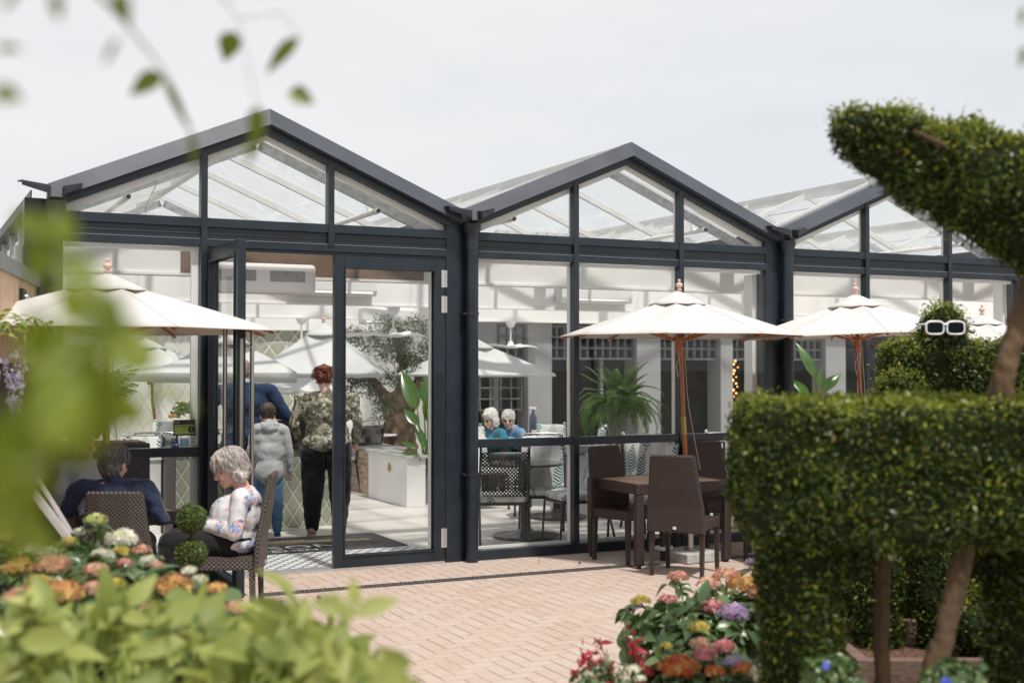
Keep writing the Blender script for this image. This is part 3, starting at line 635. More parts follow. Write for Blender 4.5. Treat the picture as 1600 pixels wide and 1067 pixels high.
# drain
dr = empty('drain_channel', (0, -.9, 0), label='narrow black slotted drain running across the brick paving', cat='drain')
mb = MB(); mb.bb(-2.0, 9, -.042, .042, .001, .004); mb.build('drain_bed', fm((.01, .01, .01)), dr)
mb = MB()
for yy in (-.042, 0, .042): mb.bb(-2.0, 9, yy-.004, yy+.004, .0045, .010)
xx = -2.0
while xx < 5.5: mb.box((xx, -.021, .0075), (.010, .034, .005)); mb.box((xx+.015, .021, .0075), (.010, .034, .005)); xx += .036
mb.build('drain_grate', pmat('cast_grate', (.10, .10, .10), .5), dr)
# doormat
mat_ = empty('doormat', (0, 0, 0), label='large dark doormat with cream lettering and gold scrollwork inside the entrance', cat='doormat')
mb = MB(); mb.bb(-2.05, -.08, 1.02, 2.0, .012, .022); mb.build('mat', pmat('charcoal_carpet', (.035, .038, .045), .95, bump=.4, bscale=300), mat_, bevel=.004)
txm = pmat('cream_mat_print', (.62, .60, .55), .9); gom = pmat('gold_mat_print', (.42, .34, .18), .9)
textmesh('MAISON', .30, (-1.30, 1.30, .0235), txm, mat_, rot=(0, 0, 0), sx=1.15)
textmesh('KITCHEN', .11, (-1.28, 1.10, .0235), txm, mat_, rot=(0, 0, 0), sx=1.5)
mb = MB()
for k in range(34):
    x_ = -1.98+k*.05; h_ = .30*(1-.7*max(0, (x_+1.3)/1.0)); 
    for q in range(5):
        yb = 1.50+q*.055
        if yb-1.5 < h_: mb.tube([(x_, yb, .0235), (x_+.02, yb+.03, .0235), (x_+.045, yb+.02, .0235), (x_+.03, yb, .0235)], .004, 4)
mb.build('scrollwork', gom, mat_)
# ================================================================ umbrellas
def umbrella(loc, R, rim, apex, n=8, mat='canvas', pole_z=0.05, lean=(0, 0), label='', group=None, rot=0., vent=True, name='parasol', base=False, fin=True, val=0.):
    u = empty(name, loc, label=label, cat='umbrella', group=group); H = apex-rim
    lean = Vector((lean[0], lean[1], 0)); off = lambda z: lean*(z/ rim)
    def canopy(R, zr, zt, r0, wav=0., steps=7, sub=6):
        vs = []; rows = steps+1; cols = n*sub
        for i in range(rows):
            t = r0 + (1-r0)*i/steps
            for j in range(cols):
                th = 2*pi*j/cols + rot; loc_ = (j % sub)/sub; half = pi/n; a_ = (loc_-.5)*2*half
                pr = cos(half)/cos(a_) if wav == 0 else 1.
                mid = 1-abs(loc_-.5)*2
                r = R*t*(pr if t > .15 else 1)
                r *= (1 - .022*mid*t)
                prof = 1-t**1.06
                z = zr + (zt-zr)*prof - .035*R*mid*sin(pi*min(1, t))*(.9 if wav == 0 else .2) + wav*.5*(cos(loc_*2*pi)*1)*t**3
                vs.append(Vector((r*cos(th), r*sin(th), z)) + off(zr))
        fs = [(i*cols+j, i*cols+(j+1) % cols, (i+1)*cols+(j+1) % cols, (i+1)*cols+j) for i in range(rows-1) for j in range(cols)]
        if val and wav == 0:
            b = len(vs)
            for j in range(cols): p = vs[(rows-1)*cols+j]; vs.append(p+Vector((0, 0, -val)))
            fs += [((rows-1)*cols+j, (rows-1)*cols+(j+1) % cols, b+(j+1) % cols, b+j) for j in range(cols)]
        m = MB(); m.add(vs, fs); return m
    c = canopy(R, rim, apex-.055, .10).build('canopy', M[mat], u, smooth=30); md = c.modifiers.new('t', 'SOLIDIFY'); md.thickness = .003
    for k in range(n):
        th = 2*pi*k/n + rot; pts_ = []
        for q_ in range(7):
            t = .12+.875*q_/6; pts_.append(Vector((R*t*cos(th), R*t*sin(th), rim+(H-.055)*(1-t**1.06)+.004))+off(rim))
        m = MB(); m.tube(pts_, .0035, 4); m.build('seam', M[mat], c)
    if vent:
        v_ = canopy(R*.235, rim+(H-.055)*.785+.003, apex, .06, wav=.006, steps=4, sub=8).build('vent_cap', M[mat], c, smooth=60); md = v_.modifiers.new('t', 'SOLIDIFY'); md.thickness = .003
    top = off(rim)
    m = MB(); m.tube([Vector((0, 0, pole_z)), Vector((0, 0, 1.13))+off(1.13)], [.021, .021], 12); m.tube([Vector((0, 0, 1.16))+off(1.16), Vector((0, 0, apex-.02))+top], [.019, .019], 12); m.build('pole', M['wood'], u, smooth=40)
    m = MB(); m.tube([Vector((0, 0, 1.10))+off(1.1), Vector((0, 0, 1.26))+off(1.26)], .0235, 12); m.build('ferrule', M['brass'], u, smooth=40)
    m = MB(); m.lathe([(.02, -.14), (.033, -.11), (.03, -.03), (.055, .0), (.058, .02), (.02, .03)], Vector((0, 0, rim-.03))+top, 12); m.build('runner_hub', M['wood'], u, smooth=40)
    m = MB(); m.lathe([(.05, -.02), (.05, .02)], Vector((0, 0, apex-.10))+top, 12); m.build('top_hub', M['wood'], u)
    for k in range(n):
        th = 2*pi*k/n + rot; d_ = Vector((cos(th), sin(th), 0)); m = MB(); a = Vector((0, 0, apex-.085))+top+d_*.04; b = d_*(R*.985)+Vector((0, 0, rim-.014))+top
        mid = (a+b)/2 + Vector((0, 0, -.004)); m.bar(a, mid, .014, .018); m.bar(mid, b, .014, .018); rb = m.build('rib', M['wood'], u)
        m = MB(); m.bar(Vector((0, 0, rim-.04))+top+d_*.045, a.lerp(b, .52)+Vector((0, 0, -.012)), .012, .016); m.build('strut', M['wood'], rb)
    if fin:
        m = MB(); fs_ = .78; m.lathe([(a_*fs_, b_*fs_) for a_, b_ in [(.012, -.01), (.03, .0), (.034, .012), (.02, .02), (.018, .03), (.036, .045), (.042, .062), (.034, .08), (.014, .09), (.012, .1), (.019, .108), (.017, .122), (.004, .13)]], Vector((0, 0, apex))+top, 16); m.build('finial', M['finial'], u, smooth=60)
    m = MB(); q = lambda z, x=.03, y=-.02: Vector((x, y, z))+off(z)
    m.tube([q(rim-.1), q(rim-.25, -.06), q(rim-.36, -.05), q(rim-.3, -.02), q(rim-.1, -.03)], .004, 5); m.tube([q(rim-.1, .035), q(rim-.5, .04), q(1.3, .055), q(.95, .09, -.05), q(.79, .11, -.06)], .0035, 5); m.build('pull_cord', M['cord'], u)
    if base:
        bs = u
        m = MB(); m.box((0, 0, .045), (.42, .42, .085), rz=.1); m.build('slab', M['stone'], bs, bevel=.01)
        m = MB(); m.cyl((0, 0, .088), (0, 0, .32), .027, n=16); m.lathe([(.06, .088), (.06, .1), (.03, .11)], n=18); m.build('sleeve', M['steel'], bs, smooth=40)
        m = MB(); m.box((-.2, .12, .105), (.16, .1, .035), rz=.4, rx=.1); m.build('wrapping', M['wglab'], bs, bevel=.01)
    return u
P = lambda px, d: at(px, 560, d=d)
grp = 'cream umbrellas outside the glasshouse'
a = P(1078, 11.2); umbrella((a.x, a.y, 0), 1.075, 1.965, 2.37, label='cream umbrella over the outdoor table in front of the fern, its pole through the table', group=grp, lean=(-.085, .04), rot=.1, base=True)
a = P(1354, 11.75); u3_ = umbrella((a.x, a.y, 0), 1.09, 1.985, 2.375, label='cream umbrella just left of the sunglasses topiary, its underside glowing peach', group=grp, lean=(-.02, 0), rot=.3, base=True)
u3_.rotation_euler = (radians(-.9), radians(-1.8), 0)
a = P(167, 8.85); umbrella((a.x, a.y, 0), 1.225, 1.94, 2.35, label='large cream umbrella at the left above the seated men', group=grp, rot=.2, base=True)
a = P(1535, 13.2); umbrella((a.x, a.y, 0), 1.0, 1.92, 2.245, label='farthest cream umbrella, showing behind the clipped bird at the right edge', group=grp, rot=.2)
grp = 'white umbrellas inside the glasshouse'
a = P(505, 17.7); umbrella((a.x, a.y, 0), 1.2, 1.62, 2.33, n=4, mat='canvas2', label='tallest white indoor umbrella, seen above the red haired woman', group=grp, rot=.36, vent=True, val=.06)
a = P(742, 18.); umbrella((a.x, a.y, 0), 1.15, 1.60, 2.12, n=4, mat='canvas2', label='white indoor umbrella behind the downpipe, right of the olive tree', group=grp, rot=.36+.62, vent=True, val=.03)
a = P(345, 16.); umbrella((a.x, a.y, 0), 1.2, 1.63, 2.13, n=4, mat='canvas2', label='white indoor umbrella behind the bald man', group=grp, rot=.5, lean=(.1, 0), val=.12)
a = P(255, 18.5); umbrella((a.x, a.y, 0), 1.25, 1.62, 2.12, n=4, mat='canvas2', label='white indoor umbrella at the far left behind the palm', group=grp, rot=.3, lean=(-.2, 0), val=.12)
a = P(470, 21.); umbrella((a.x, a.y, 0), 1.3, 1.32, 1.86, n=4, mat='canvas2', label='lowest white indoor umbrella, under the tallest one', group=grp, rot=.40, lean=(.25, 0), val=.05)

# ================================================================ woven outdoor furniture
def rattan_chair(loc, face, label, group='woven chairs on the terrace', mat='rattan'):
    """face = angle of the direction the sitter looks"""
    c = empty('rattan_chair', loc, face-pi/2, label, 'chair', group)   # local +Y = front
    w, d, sh = .47, .45, .46
    m = MB(); m.bb(-w/2, w/2, -d/2+.01, d/2, sh-.085, sh); m.build('seat', M[mat], c, bevel=.014)
    for (x, y) in ((-w/2+.022, d/2-.024), (w/2-.022, d/2-.024), (-w/2+.024, -d/2+.02), (w/2-.024, -d/2+.02)):
        m = MB(); m.tube([(x, y, sh-.084), (x*1.0, y*1.04, 0.0)], [.0275, .021], 4); m.build('leg', M[mat], c)
    m = MB(); yb = -d/2
    # tapered panel, leaning back
    def row(z, ww, y): return [(-ww/2, y, z), (ww/2, y, z)]
    zs = [(sh-.10, w, yb-.004), (sh+.1, w*.965, yb-.012), (.72, w*.87, yb-.045), (.965, w*.765, yb-.085), (.982, w*.74, yb-.088)]
    vs = []
    for (z, ww, y) in zs:
        for sy in (.018, -.018): vs += [(-ww/2, y+sy, z), (-ww*.25, y+sy-.008, z), (ww*.25, y+sy-.008, z), (ww/2, y+sy, z)]
    fs = []
    for i in range(len(zs)-1):
        a = i*8; b = a+8
        for k in range(3): fs += [(a+k, a+k+1, b+k+1, b+k), (a+5+k, a+4+k, b+4+k, b+5+k)]
        fs += [(a, b, b+4, a+4), (a+3, a+7, b+7, b+3)]
    t_ = (len(zs)-1)*8; fs += [(t_, t_+1, t_+5, t_+4), (t_+1, t_+2, t_+6, t_+5), (t_+2, t_+3, t_+7, t_+6), (4, 5, 1, 0), (5, 6, 2, 1), (6, 7, 3, 2)]
    m.add(vs, fs); bk = m.build('backrest', M[mat], c, bevel=.006)
    m = MB()
    for s_ in (-1, 1): m.tube([(s_*w/2, yb-.004, sh-.1), (s_*w*.4825, yb-.012, sh+.1), (s_*w*.435, yb-.045, .72), (s_*w*.382, yb-.085, .972)], .0145, 8)
    m.tube([(-w*.382, yb-.085, .975), (w*.382, yb-.085, .975)], .0155, 8); m.build('edge_braid', M[mat], bk, smooth=60)
    m = MB(); m.box((.0, yb-.04, sh-.06), (.028, .003, .022)); m.build('maker_label', M['wglab'], bk)
    return c
def rattan_table(c, rz, w, d, label, mat='rattan', h=.705):
    t = empty('rattan_table', c, rz, label, 'table', 'woven tables on the terrace')
    m = MB(); n = 8
    for k in range(n): ww = (w-.09)/n; m.bb(-w/2+.045+k*ww+.002, -w/2+.045+(k+1)*ww-.002, -d/2+.045, d/2-.045, h-.022, h)
    m.build('slatted_top', M['slat'], t, bevel=.002)
    m = MB(); 
    for s_ in (-1, 1): m.bb(-w/2, w/2, s_*(d/2-.022)-.022, s_*(d/2-.022)+.022, h-.085, h+.004); m.bb(s_*(w/2-.022)-.022, s_*(w/2-.022)+.022, -d/2+.044, d/2-.044, h-.085, h+.004)
    m.build('apron', M[mat], t, bevel=.008)
    for sx in (-1, 1):
        for sy in (-1, 1):
            m = MB(); m.box((sx*(w/2-.034), sy*(d/2-.034), (h-.086)/2+.012), (.066, .066, h-.11)); l_ = m.build('leg', M[mat], t, bevel=.006)
            m = MB(); m.cyl((sx*(w/2-.034), sy*(d/2-.034), 0), (sx*(w/2-.034), sy*(d/2-.034), .03), .022, n=10); m.build('foot', M['black'], l_)
    return t
M['slat'] = pmat('tan_slat', (.44, .27, .17), .5, col2=(.55, .36, .24), vscale=4, stretch=(1, 6, 1), bump=.05)
rattan_table((1.63, -.66, 0), 0, .96, .86, 'square woven table with tan slatted top below the cream umbrella with the orange pole')
rattan_chair((1.40, -1.42, 0), atan2(.62, .78), 'dark woven chair nearest the camera with a small white label low on its back')
rattan_chair((1.36, -.60, 0), radians(-76), 'dark woven chair tucked in at the left end of the slatted table')
rattan_chair((2.42, -.45, 0), radians(-98), 'dark woven chair on the far side of the slatted table, behind the umbrella pole')
rattan_chair((2.42, -1.35, 0), radians(-100), 'dark woven chair half hidden by the clipped hedge')
a_u1 = at(167, 560, d=8.85); dirT = at(275, 812, z=.735)-at(72, 826, z=.735); aT = atan2(dirT.y, dirT.x)
ux = Vector((cos(aT), sin(aT), 0)); uy = Vector((-sin(aT), cos(aT), 0)); cT = Vector((a_u1.x, a_u1.y, 0))
rattan_table(tuple(cT), aT, .84, .84, 'square woven table at the left where two men sit', mat='rattanG')
mm = at(185, 900, d=7.75); fwd_ang = atan2(FH.y, FH.x)
mchair = gp(-2.46, 8.16, 0); mch_ = rattan_chair(tuple(mchair), fwd_ang, 'woven chair with its back to the camera, the man in the navy jumper on it', mat='rattanG'); mch_.scale = (.93, .93, .93)
wchair = gp(-1.905, 8.45, 0); rattan_chair(tuple(wchair), fwd_ang+pi/2+radians(4), 'woven chair in profile with the grey haired woman on it', mat='rattanG')
rattan_chair(tuple(gp(-3.30, 9.62, 0)), fwd_ang-pi*.62, 'woven chair under the man facing the camera at the left table', mat='rattanG')

# ================================================================ indoor furniture
def patio_chair(loc, face, label, cushion=True, group='metal dining chairs inside', seatpad=True):
    c = empty('patio_chair', loc, face-pi/2, label, 'chair', group)
    w, d, sh = .46, .46, .42
    for s_ in (-1, 1):
        x = s_*w/2
        m = MB(); m.tube([(x, d/2+.02, 0), (x, d/2-.01, sh-.01), (x, d/2-.04, sh+.0)], .012, 8); m.lathe([(.018, 0), (.018, .02), (.012, .03)], (x, d/2+.02, 0), 8); m.build('leg', M['blackm'], c, smooth=50)
        m = MB(); m.tube([(x, -d/2-.10, 0), (x, -d/2, sh-.02), (x, -d/2-.03, sh+.15), (x*.98, -d/2-.12, .96)], .012, 8); m.lathe([(.018, 0), (.018, .02), (.012, .03)], (x, -d/2-.10, 0), 8); m.build('leg', M['blackm'], c, smooth=50)
    m = MB(); m.bb(-w/2, w/2, -d/2, d/2, sh-.025, sh-.008); m.tube([(-w/2, d/2-.02, sh-.02), (w/2, d/2-.02, sh-.02)], .011, 8); m.build('seat', M['blackm'], c)
    m = MB(); n = 6; vs = []
    for i in range(5):
        z = sh+.06+i*(.90-sh-.06)/4; y0 = -d/2-.02-.1*((z-sh)/(.96-sh))**1.2
        for k in range(n+1): t = k/n*2-1; vs.append(((w/2-.015)*t, y0-.018*(1-t*t), z))
    m.add(vs, [(i*(n+1)+k, i*(n+1)+k+1, (i+1)*(n+1)+k+1, (i+1)*(n+1)+k) for i in range(4) for k in range(n)]); b_ = m.build('back_mesh', M['perf'], c, smooth=60)
    md = b_.modifiers.new('t', 'SOLIDIFY'); md.thickness = .002
    m = MB(); m.tube([(-w/2, -d/2-.12, .955), (-w/4, -d/2-.135, .965), (w/4, -d/2-.135, .965), (w/2, -d/2-.12, .955)], .013, 8); m.build('top_rail', M['chrome'], c, smooth=60)
    if seatpad:
        m = MB(); m.box((0, .0, sh+.028), (w-.01, d-.01, .07)); o = m.build('seat_cushion', M['fernc'], c, bevel=.0); o.modifiers.new('b', 'BEVEL').width = .03; o.modifiers['b'].segments = 4; o.data.shade_smooth()
    if cushion:
        m = MB(); m.box((0, -d/2+.0, sh+.30), (w-.03, .065, .50), rx=.19); m.box((-w/2+.03, -d/2-.10, .985), (.03, .05, .04)); m.box((w/2-.03, -d/2-.10, .985), (.03, .05, .04))
        o = m.build('back_cushion', M['fernc'], c); o.modifiers.new('b', 'BEVEL').width = .028; o.modifiers['b'].segments = 4; o.modifiers['b'].harden_normals = False; o.data.shade_smooth()
    return c
def fl(px, d): q = at(px, 600, d=d); return (q.x, q.y, .008)
A_ = fwd_ang
patio_chair(fl(783, 12.1), A_+.12, 'metal mesh chair with its perforated back to the window, right beside the downpipe', cushion=False)
patio_chair(fl(852, 12.75), A_+pi+.1, 'fern print cushioned chair facing the window across the small round table')
patio_chair(fl(840, 14.2), A_+.1, 'metal mesh chair behind the small round table, back to the camera', cushion=False)
patio_chair(fl(858, 15.6), A_+pi, 'cushioned chair with its back towards the grey pier, behind the mesh chair')
patio_chair(fl(898, 12.25), A_+pi/2+.35, 'fern cushioned chair sideways behind the first window mullion')
patio_chair(fl(1004, 12.0), A_+pi/2+.85, 'tilted fern cushioned chair between the two woven chairs')
patio_chair(fl(1022, 13.2), A_+pi+.35, 'fern cushioned chair below the hanging fern fronds, half behind the woven table')
patio_chair(fl(905, 15.0), A_+pi/2, 'cushioned chair in profile in front of the low white wall')
patio_chair(fl(1060, 13.6), A_-.2, 'mesh backed chair seen beside the second window mullion', cushion=False)
patio_chair(fl(1092, 12.75), A_-.1, 'mesh chair with a pale seat pad right of the umbrella pole', cushion=False)
patio_chair(fl(1135, 13.6), A_+pi-.1, 'cushioned chair facing the window just left of the clipped hedge')
patio_chair(fl(752, 15.2), A_+pi+.6, 'cushioned chair at the two white haired women\'s table, near the downpipe')
patio_chair(fl(208, 12.9), A_+pi+.0, 'fern cushioned chair behind the two seated men, facing the window')
patio_chair(fl(250, 14.4), A_+.15, 'mesh chair behind the window with the rating sign', cushion=False)
patio_chair(fl(256, 16.4), A_+pi, 'cushioned chair behind the table flowers')
patio_chair(fl(556, 17.6), A_+.9, 'metal chair with fern seat pad at the table left of the brick pier', cushion=False)
def round_table(loc, r, label, top='tglass'):
    t = empty('pedestal_table', loc, 0, label, 'table', 'round tables inside')
    m = MB(); m.lathe([(r-.005, .715), (r, .72), (r, .735), (r-.005, .74)], n=36); m.build('table_top', M[top], t, smooth=40)
    m = MB(); m.lathe([(.045, .07), (.04, .7)], n=12); m.build('pedestal', M['rattanG'], t, smooth=60)
    m = MB(); m.lathe([(.33, .0), (.34, .012), (.33, .028), (.08, .06), (.05, .09)], n=36); m.build('base', M['blackm'], t, smooth=40)
    return t
M['tglass'] = pmat('dark_glass_top', (.03, .035, .04), .06, coat=.5)
round_table(fl(822, 12.65), .37, 'small round dark table with a wide black base just inside the window')
round_table(fl(870, 14.3), .4, 'round dark table behind the fern print chairs')
round_table(fl(785, 16.2), .42, 'round table where the two white haired women sit', 'wglab')
round_table(fl(1120, 13.1), .38, 'round dark table behind the second window mullion')
round_table(fl(575, 18.2), .42, 'round table laid with cups left of the brick pier', 'wglab')
round_table(fl(272, 15.6), .38, 'round table with a vase of flowers behind the rating sign')
# things on tables
q = at(430, 0, d=1)
def vase(loc, label, name='bottle', col=(.7, .7, .7), h=.16, r=.03, cat='bottle'):
    v = empty(name, loc, 0, label, cat); m = MB(); m.lathe([(r*.9, 0), (r, .01), (r, h*.6), (r*.45, h*.78), (r*.4, h)], n=14); m.build('body', pmat(name+'_mat', col, .25), v, smooth=50)
    m = MB(); m.lathe([(r*.45, h), (r*.45, h*1.12)], n=10); m.build('cap', M['wglab'], v); return v
c_ = fl(822, 12.65); vase((c_[0], c_[1]-.1, .748), 'small clear bottle on the round table by the window')
c_ = fl(833, 15.2); sb = empty('spray_bottle', (c_[0], c_[1], .95), 0, 'dark trigger spray bottle standing in front of the grey pier', 'bottle')
m = MB(); m.lathe([(.04, 0), (.045, .01), (.045, .15), (.018, .2), (.016, .24)], n=14); m.build('body', pmat('blue_grey_plastic', (.07, .09, .13), .3), sb, smooth=50); m = MB(); m.bar((-.05, 0, .26), (.04, 0, .255), .025, .03); m.bar((-.035, 0, .25), (-.04, 0, .2), .012, .012); m.build('trigger', M['wglab'], sb, bevel=.004)
# low white planter wall, fern
lw = empty('low_wall', (0, 0, 0), label='low white panelled wall carrying the fern', cat='wall')
m = MB(); m.bb(2.35, 4.7, 2.35, 2.75, .009, .80); m.build('wall', M['white'], lw, bevel=.004)
m = MB(); m.bb(2.32, 4.73, 2.31, 2.79, .80, .84); m.build('ledge', M['white'], lw, bevel=.004)
# reception
desk = empty('reception_desk', (0, 0, 0), label='reception desk with sage diamond patterned front and dark top', cat='desk')
m = MB(); m.bb(-1.88, -.12, 2.86, 3.5, .009, .83); m.build('front', M['sage'], desk)
m = MB(); m.bb(-1.99, -.08, 2.82, 3.55, .832, .872); m.build('top', M['black'], desk, bevel=.004)
m = MB(); m.bb(-1.985, -1.882, 2.84, 3.52, .009, .83); m.build('end_panel', pmat('bronze_panel', (.10, .085, .08), .35), desk, bevel=.004)
pod = empty('podium', (0, 0, 0), label='plain white podium left of the reception desk', cat='podium')
m = MB(); m.bb(-2.25, -2.0, 3.0, 3.45, .009, .75); m.build('body', M['white'], pod); m = MB(); m.bb(-2.27, -1.995, 2.98, 3.47, .75, .78); m.build('top', M['white'], pod, bevel=.004)
lp = empty('laptop', (-.66, 3.12, .873), radians(8), 'open black laptop on the reception desk, its back to the door', 'laptop')
m = MB(); m.box((0, 0, .01), (.32, .22, .016)); m.build('keyboard', M['black'], lp); m = MB(); m.box((0, -.125, .14), (.33, .012, .25), rx=.2); m.build('screen', M['black'], lp, bevel=.004)
bk = empty('menu_stack', (-.35, 3.1, .873), .1, 'stack of white papers on the reception desk beside the laptop', 'papers')
m = MB(); m.box((0, 0, .012), (.26, .2, .022)); m.build('folder', pmat('red_brown_folder', (.22, .07, .05), .5), bk); m = MB(); m.box((.01, .0, .04), (.24, .18, .03), rz=.1); m.build('paper', M['wglab'], bk)
# white marble topped pillar with a brass oval, brick pier, pots
pil = empty('counter_end', (0, 0, 0), label='white waist high counter end with a marble top and a small brass oval', cat='counter')
m = MB(); m.bb(1.12, 1.36, 4.12, 5.5, .009, .60); m.build('body', M['white'], pil, bevel=.004)
m = MB(); m.bb(1.09, 1.39, 4.08, 5.54, .60, .635); m.build('marble_top', pmat('veined_marble', (.66, .66, .64), .25, col2=(.5, .5, .5), vscale=7), pil, bevel=.003)
m = MB(); m.lathe([(.055, 0), (.055, .006), (.04, .009)], (1.1195, 4.72, .45), 24, Vector((-1, 0, 0))); e_ = m.build('badge', M['brass'], pil)
def brickmat(name):
    m, t, N, L = _m(name); g = G(t); x, y, z, v = g.xyz(); cx = N('ShaderNodeCombineXYZ'); L(g.m('ADD', x, y), cx.inputs[0]); L(z, cx.inputs[1])
    b = N('ShaderNodeTexBrick'); L(cx.outputs[0], b.inputs['Vector']); b.inputs['Scale'].default_value = 1; b.inputs['Brick Width'].default_value = .16; b.inputs['Row Height'].default_value = .062; b.inputs['Mortar Size'].default_value = .006
    b.inputs['Color1'].default_value = (.35, .17, .10, 1); b.inputs['Color2'].default_value = (.55, .42, .32, 1); b.inputs['Mortar'].default_value = (.5, .46, .4, 1)
    col = g.mix(g.m('MULTIPLY', g.step(g.noise(v, 20., 4), .45, .7), .5), b.outputs[0], (.62, .56, .48)); g.out(col, .9, g.bump(b.outputs['Fac'], -.6, .01)); return m
bp_ = empty('brick_pier', (0, 0, 0), label='low rustic brick pier behind the white counter end', cat='pier'); m = MB(); m.bb(1.24, 1.72, 5.75, 6.9, .009, .60); m.build('brickwork', brickmat('rustic_brick'), bp_); m = MB(); m.bb(1.22, 1.74, 5.72, 6.93, .60, .63); m.build('cap_slab', M['stone'], bp_)
# tableware left of the pier
c_ = fl(575, 18.2)
for k in range(5):
    cu = empty('cup', (c_[0]-.2+k*.1, c_[1]-.15+.08*(k % 3), .748), 0, None, None)
    tag(cu, ['white cup, leftmost on the far laid table', 'red cup on the far laid table', 'white cup between the two red cups', 'second red cup on the far laid table', 'dark mug at the right end of the far laid table'][k], 'cup', 'cups on the far table')
    m = MB(); m.lathe([(.022, 0), (.032, .01), (.036, .075), (.032, .075), (.03, .02)], n=12); m.build('cup_body', fm([(.7, .7, .7), (.5, .05, .04), (.7, .7, .7), (.5, .08, .05), (.03, .03, .03)][k]), cu, smooth=50)
# ceiling fans
def fan(loc, rz, label, drop=.36):
    f = empty('ceiling_fan', loc, rz, label, 'ceiling fan', 'white ceiling fans'); m = MB()
    m.lathe([(.09, 0), (.085, -.03), (.05, -.095), (.02, -.10)], n=18); m.build('canopy', M['wglab'], f, smooth=50)
    m = MB(); m.cyl((0, 0, -.1), (0, 0, -drop+.07), .013, n=10); m.build('rod', M['wglab'], f, smooth=50)
    m = MB(); m.lathe([(.03, -drop+.09), (.06, -drop+.03), (.085, -drop), (.07, -drop-.03)], n=18); m.build('motor', M['wglab'], f, smooth=50)
    for k in range(3):
        a = k*2*pi/3; u = Vector((cos(a), sin(a), 0)); v = Vector((-sin(a), cos(a), 0)); vs = []; 
        for i in range(7): t = i/6; r = .05+.58*t; ww = .055+.035*sin(pi*min(1, t+.15)); zz = -drop-.005+.035*sin(t*pi*.9)-.01*t; vs += [u*r+v*ww+UPZ*(zz+.018), u*r-v*ww+UPZ*(zz-.018)]
        m = MB(); m.add(vs, [(2*i, 2*i+1, 2*i+3, 2*i+2) for i in range(6)]); o = m.build('blade', M['wglab'], f, smooth=80); o.modifiers.new('t', 'SOLIDIFY').thickness = .008
q = at(617, 480, z=2.478); fan((q.x, 5.3, 2.478), .45, 'white ceiling fan in front of the olive tree')
q = at(806, 501, y=9.0); fan((q.x, 9.2, 2.478), .3, 'white ceiling fan right of the downpipe, seen through the window', .42)
q = at(477, 500, y=9.0); fan((q.x, 9.2, 2.478), .8, 'white ceiling fan above the tallest indoor umbrella', .42)
# air conditioners and the air curtain
def aircon(x0, x1, y, z0, z1, label, depth=.2):
    a = empty('air_conditioner', ((x0+x1)/2, y, z0), 0, label, 'air conditioner', 'white wall air conditioners'); w = x1-x0; h = z1-z0
    m = MB(); m.prism([(-w/2, 0, 0), (-w/2, -depth*.8, 0), (-w/2, -depth, h*.25), (-w/2, -depth, h*.9), (-w/2, -depth*.85, h), (-w/2, 0, h)], (w, 0, 0)); m.build('casing', M['wglab'], a, bevel=.01)
    m = MB(); m.box((0, -depth*.92, h*.10), (w*.86, .012, .012), rx=.5); m.build('air_slot', M['black'], a); m = MB(); m.box((0, -depth*.97, h*.18), (w*.88, .01, .05), rx=-.3); m.build('louvre', M['white'], a)
    return a
aircon(-.06, 1.02, 5.09, 2.59, 2.86, 'white air conditioner over the entrance, seen above the closed door leaf')
aircon(3.66, 4.78, 5.09, 2.58, 2.85, 'white air conditioner left of the umbrella peak, on the second beam')
aircon(2.3, 3.2, 9.29, 2.40, 2.66, 'small white air conditioner on the farther beam behind the indoor fan')
ac = empty('air_curtain', (-1.70, .30, 2.31), 0, 'white door heater with two mesh grilles above the entrance', 'heater')
m = MB(); m.bb(-.46, .46, -.10, .12, 0, .25); m.build('casing', M['wglab'], ac, bevel=.03)
gm = pmat('grille_mesh', (.33, .33, .33), .6, var=.3, vscale=120)
for s_ in (-1, 1): m = MB(); m.bb(s_*.21-.15, s_*.21+.15, -.106, -.1005, .10, .19); m.build('grille', gm, ac, bevel=.002)
for (px, py, y_) in ((705, 478, 5.08), (692, 636, 0),): pass
# ================================================================ people
def blouse_mat():
    m, t, N, L = _m('bird_print_blouse'); g = G(t); x, y, z, v = g.xyz()
    wv = g.noise(v, 14., 2, .5, 1); mx = N('ShaderNodeVectorMath'); mx.operation = 'MULTIPLY_ADD'; L(wv, mx.inputs[0]); mx.inputs[1].default_value = (.055, .055, .055); L(v, mx.inputs[2])
    vo = N('ShaderNodeTexVoronoi'); vo.inputs['Scale'].default_value = 9.5; vo.inputs['Randomness'].default_value = .85; L(mx.outputs[0], vo.inputs['Vector'])
    sp = N('ShaderNodeSeparateColor'); L(vo.outputs['Color'], sp.inputs[0])
    body = g.m('LESS_THAN', vo.outputs['Distance'], .42); on = g.m('GREATER_THAN', sp.outputs[0], .25); mk = g.m('MULTIPLY', body, on)
    str_ = g.m('GREATER_THAN', g.noise(v, 60., 1), .42); mk = g.m('MULTIPLY', mk, str_)
    c = g.mix(g.m('GREATER_THAN', g.noise(v, 20., 1), .52), (.12, .30, .60), (.66, .30, .26)); c = g.mix(g.m('GREATER_THAN', g.noise(v, 37., 1), .60), c, (.07, .06, .22))
    g.out(g.mix(g.m('MULTIPLY', mk, .8), (.62, .62, .64), c), .8, g.bump(g.noise(v, 14., 3), .4, .03), spec=.2); return m
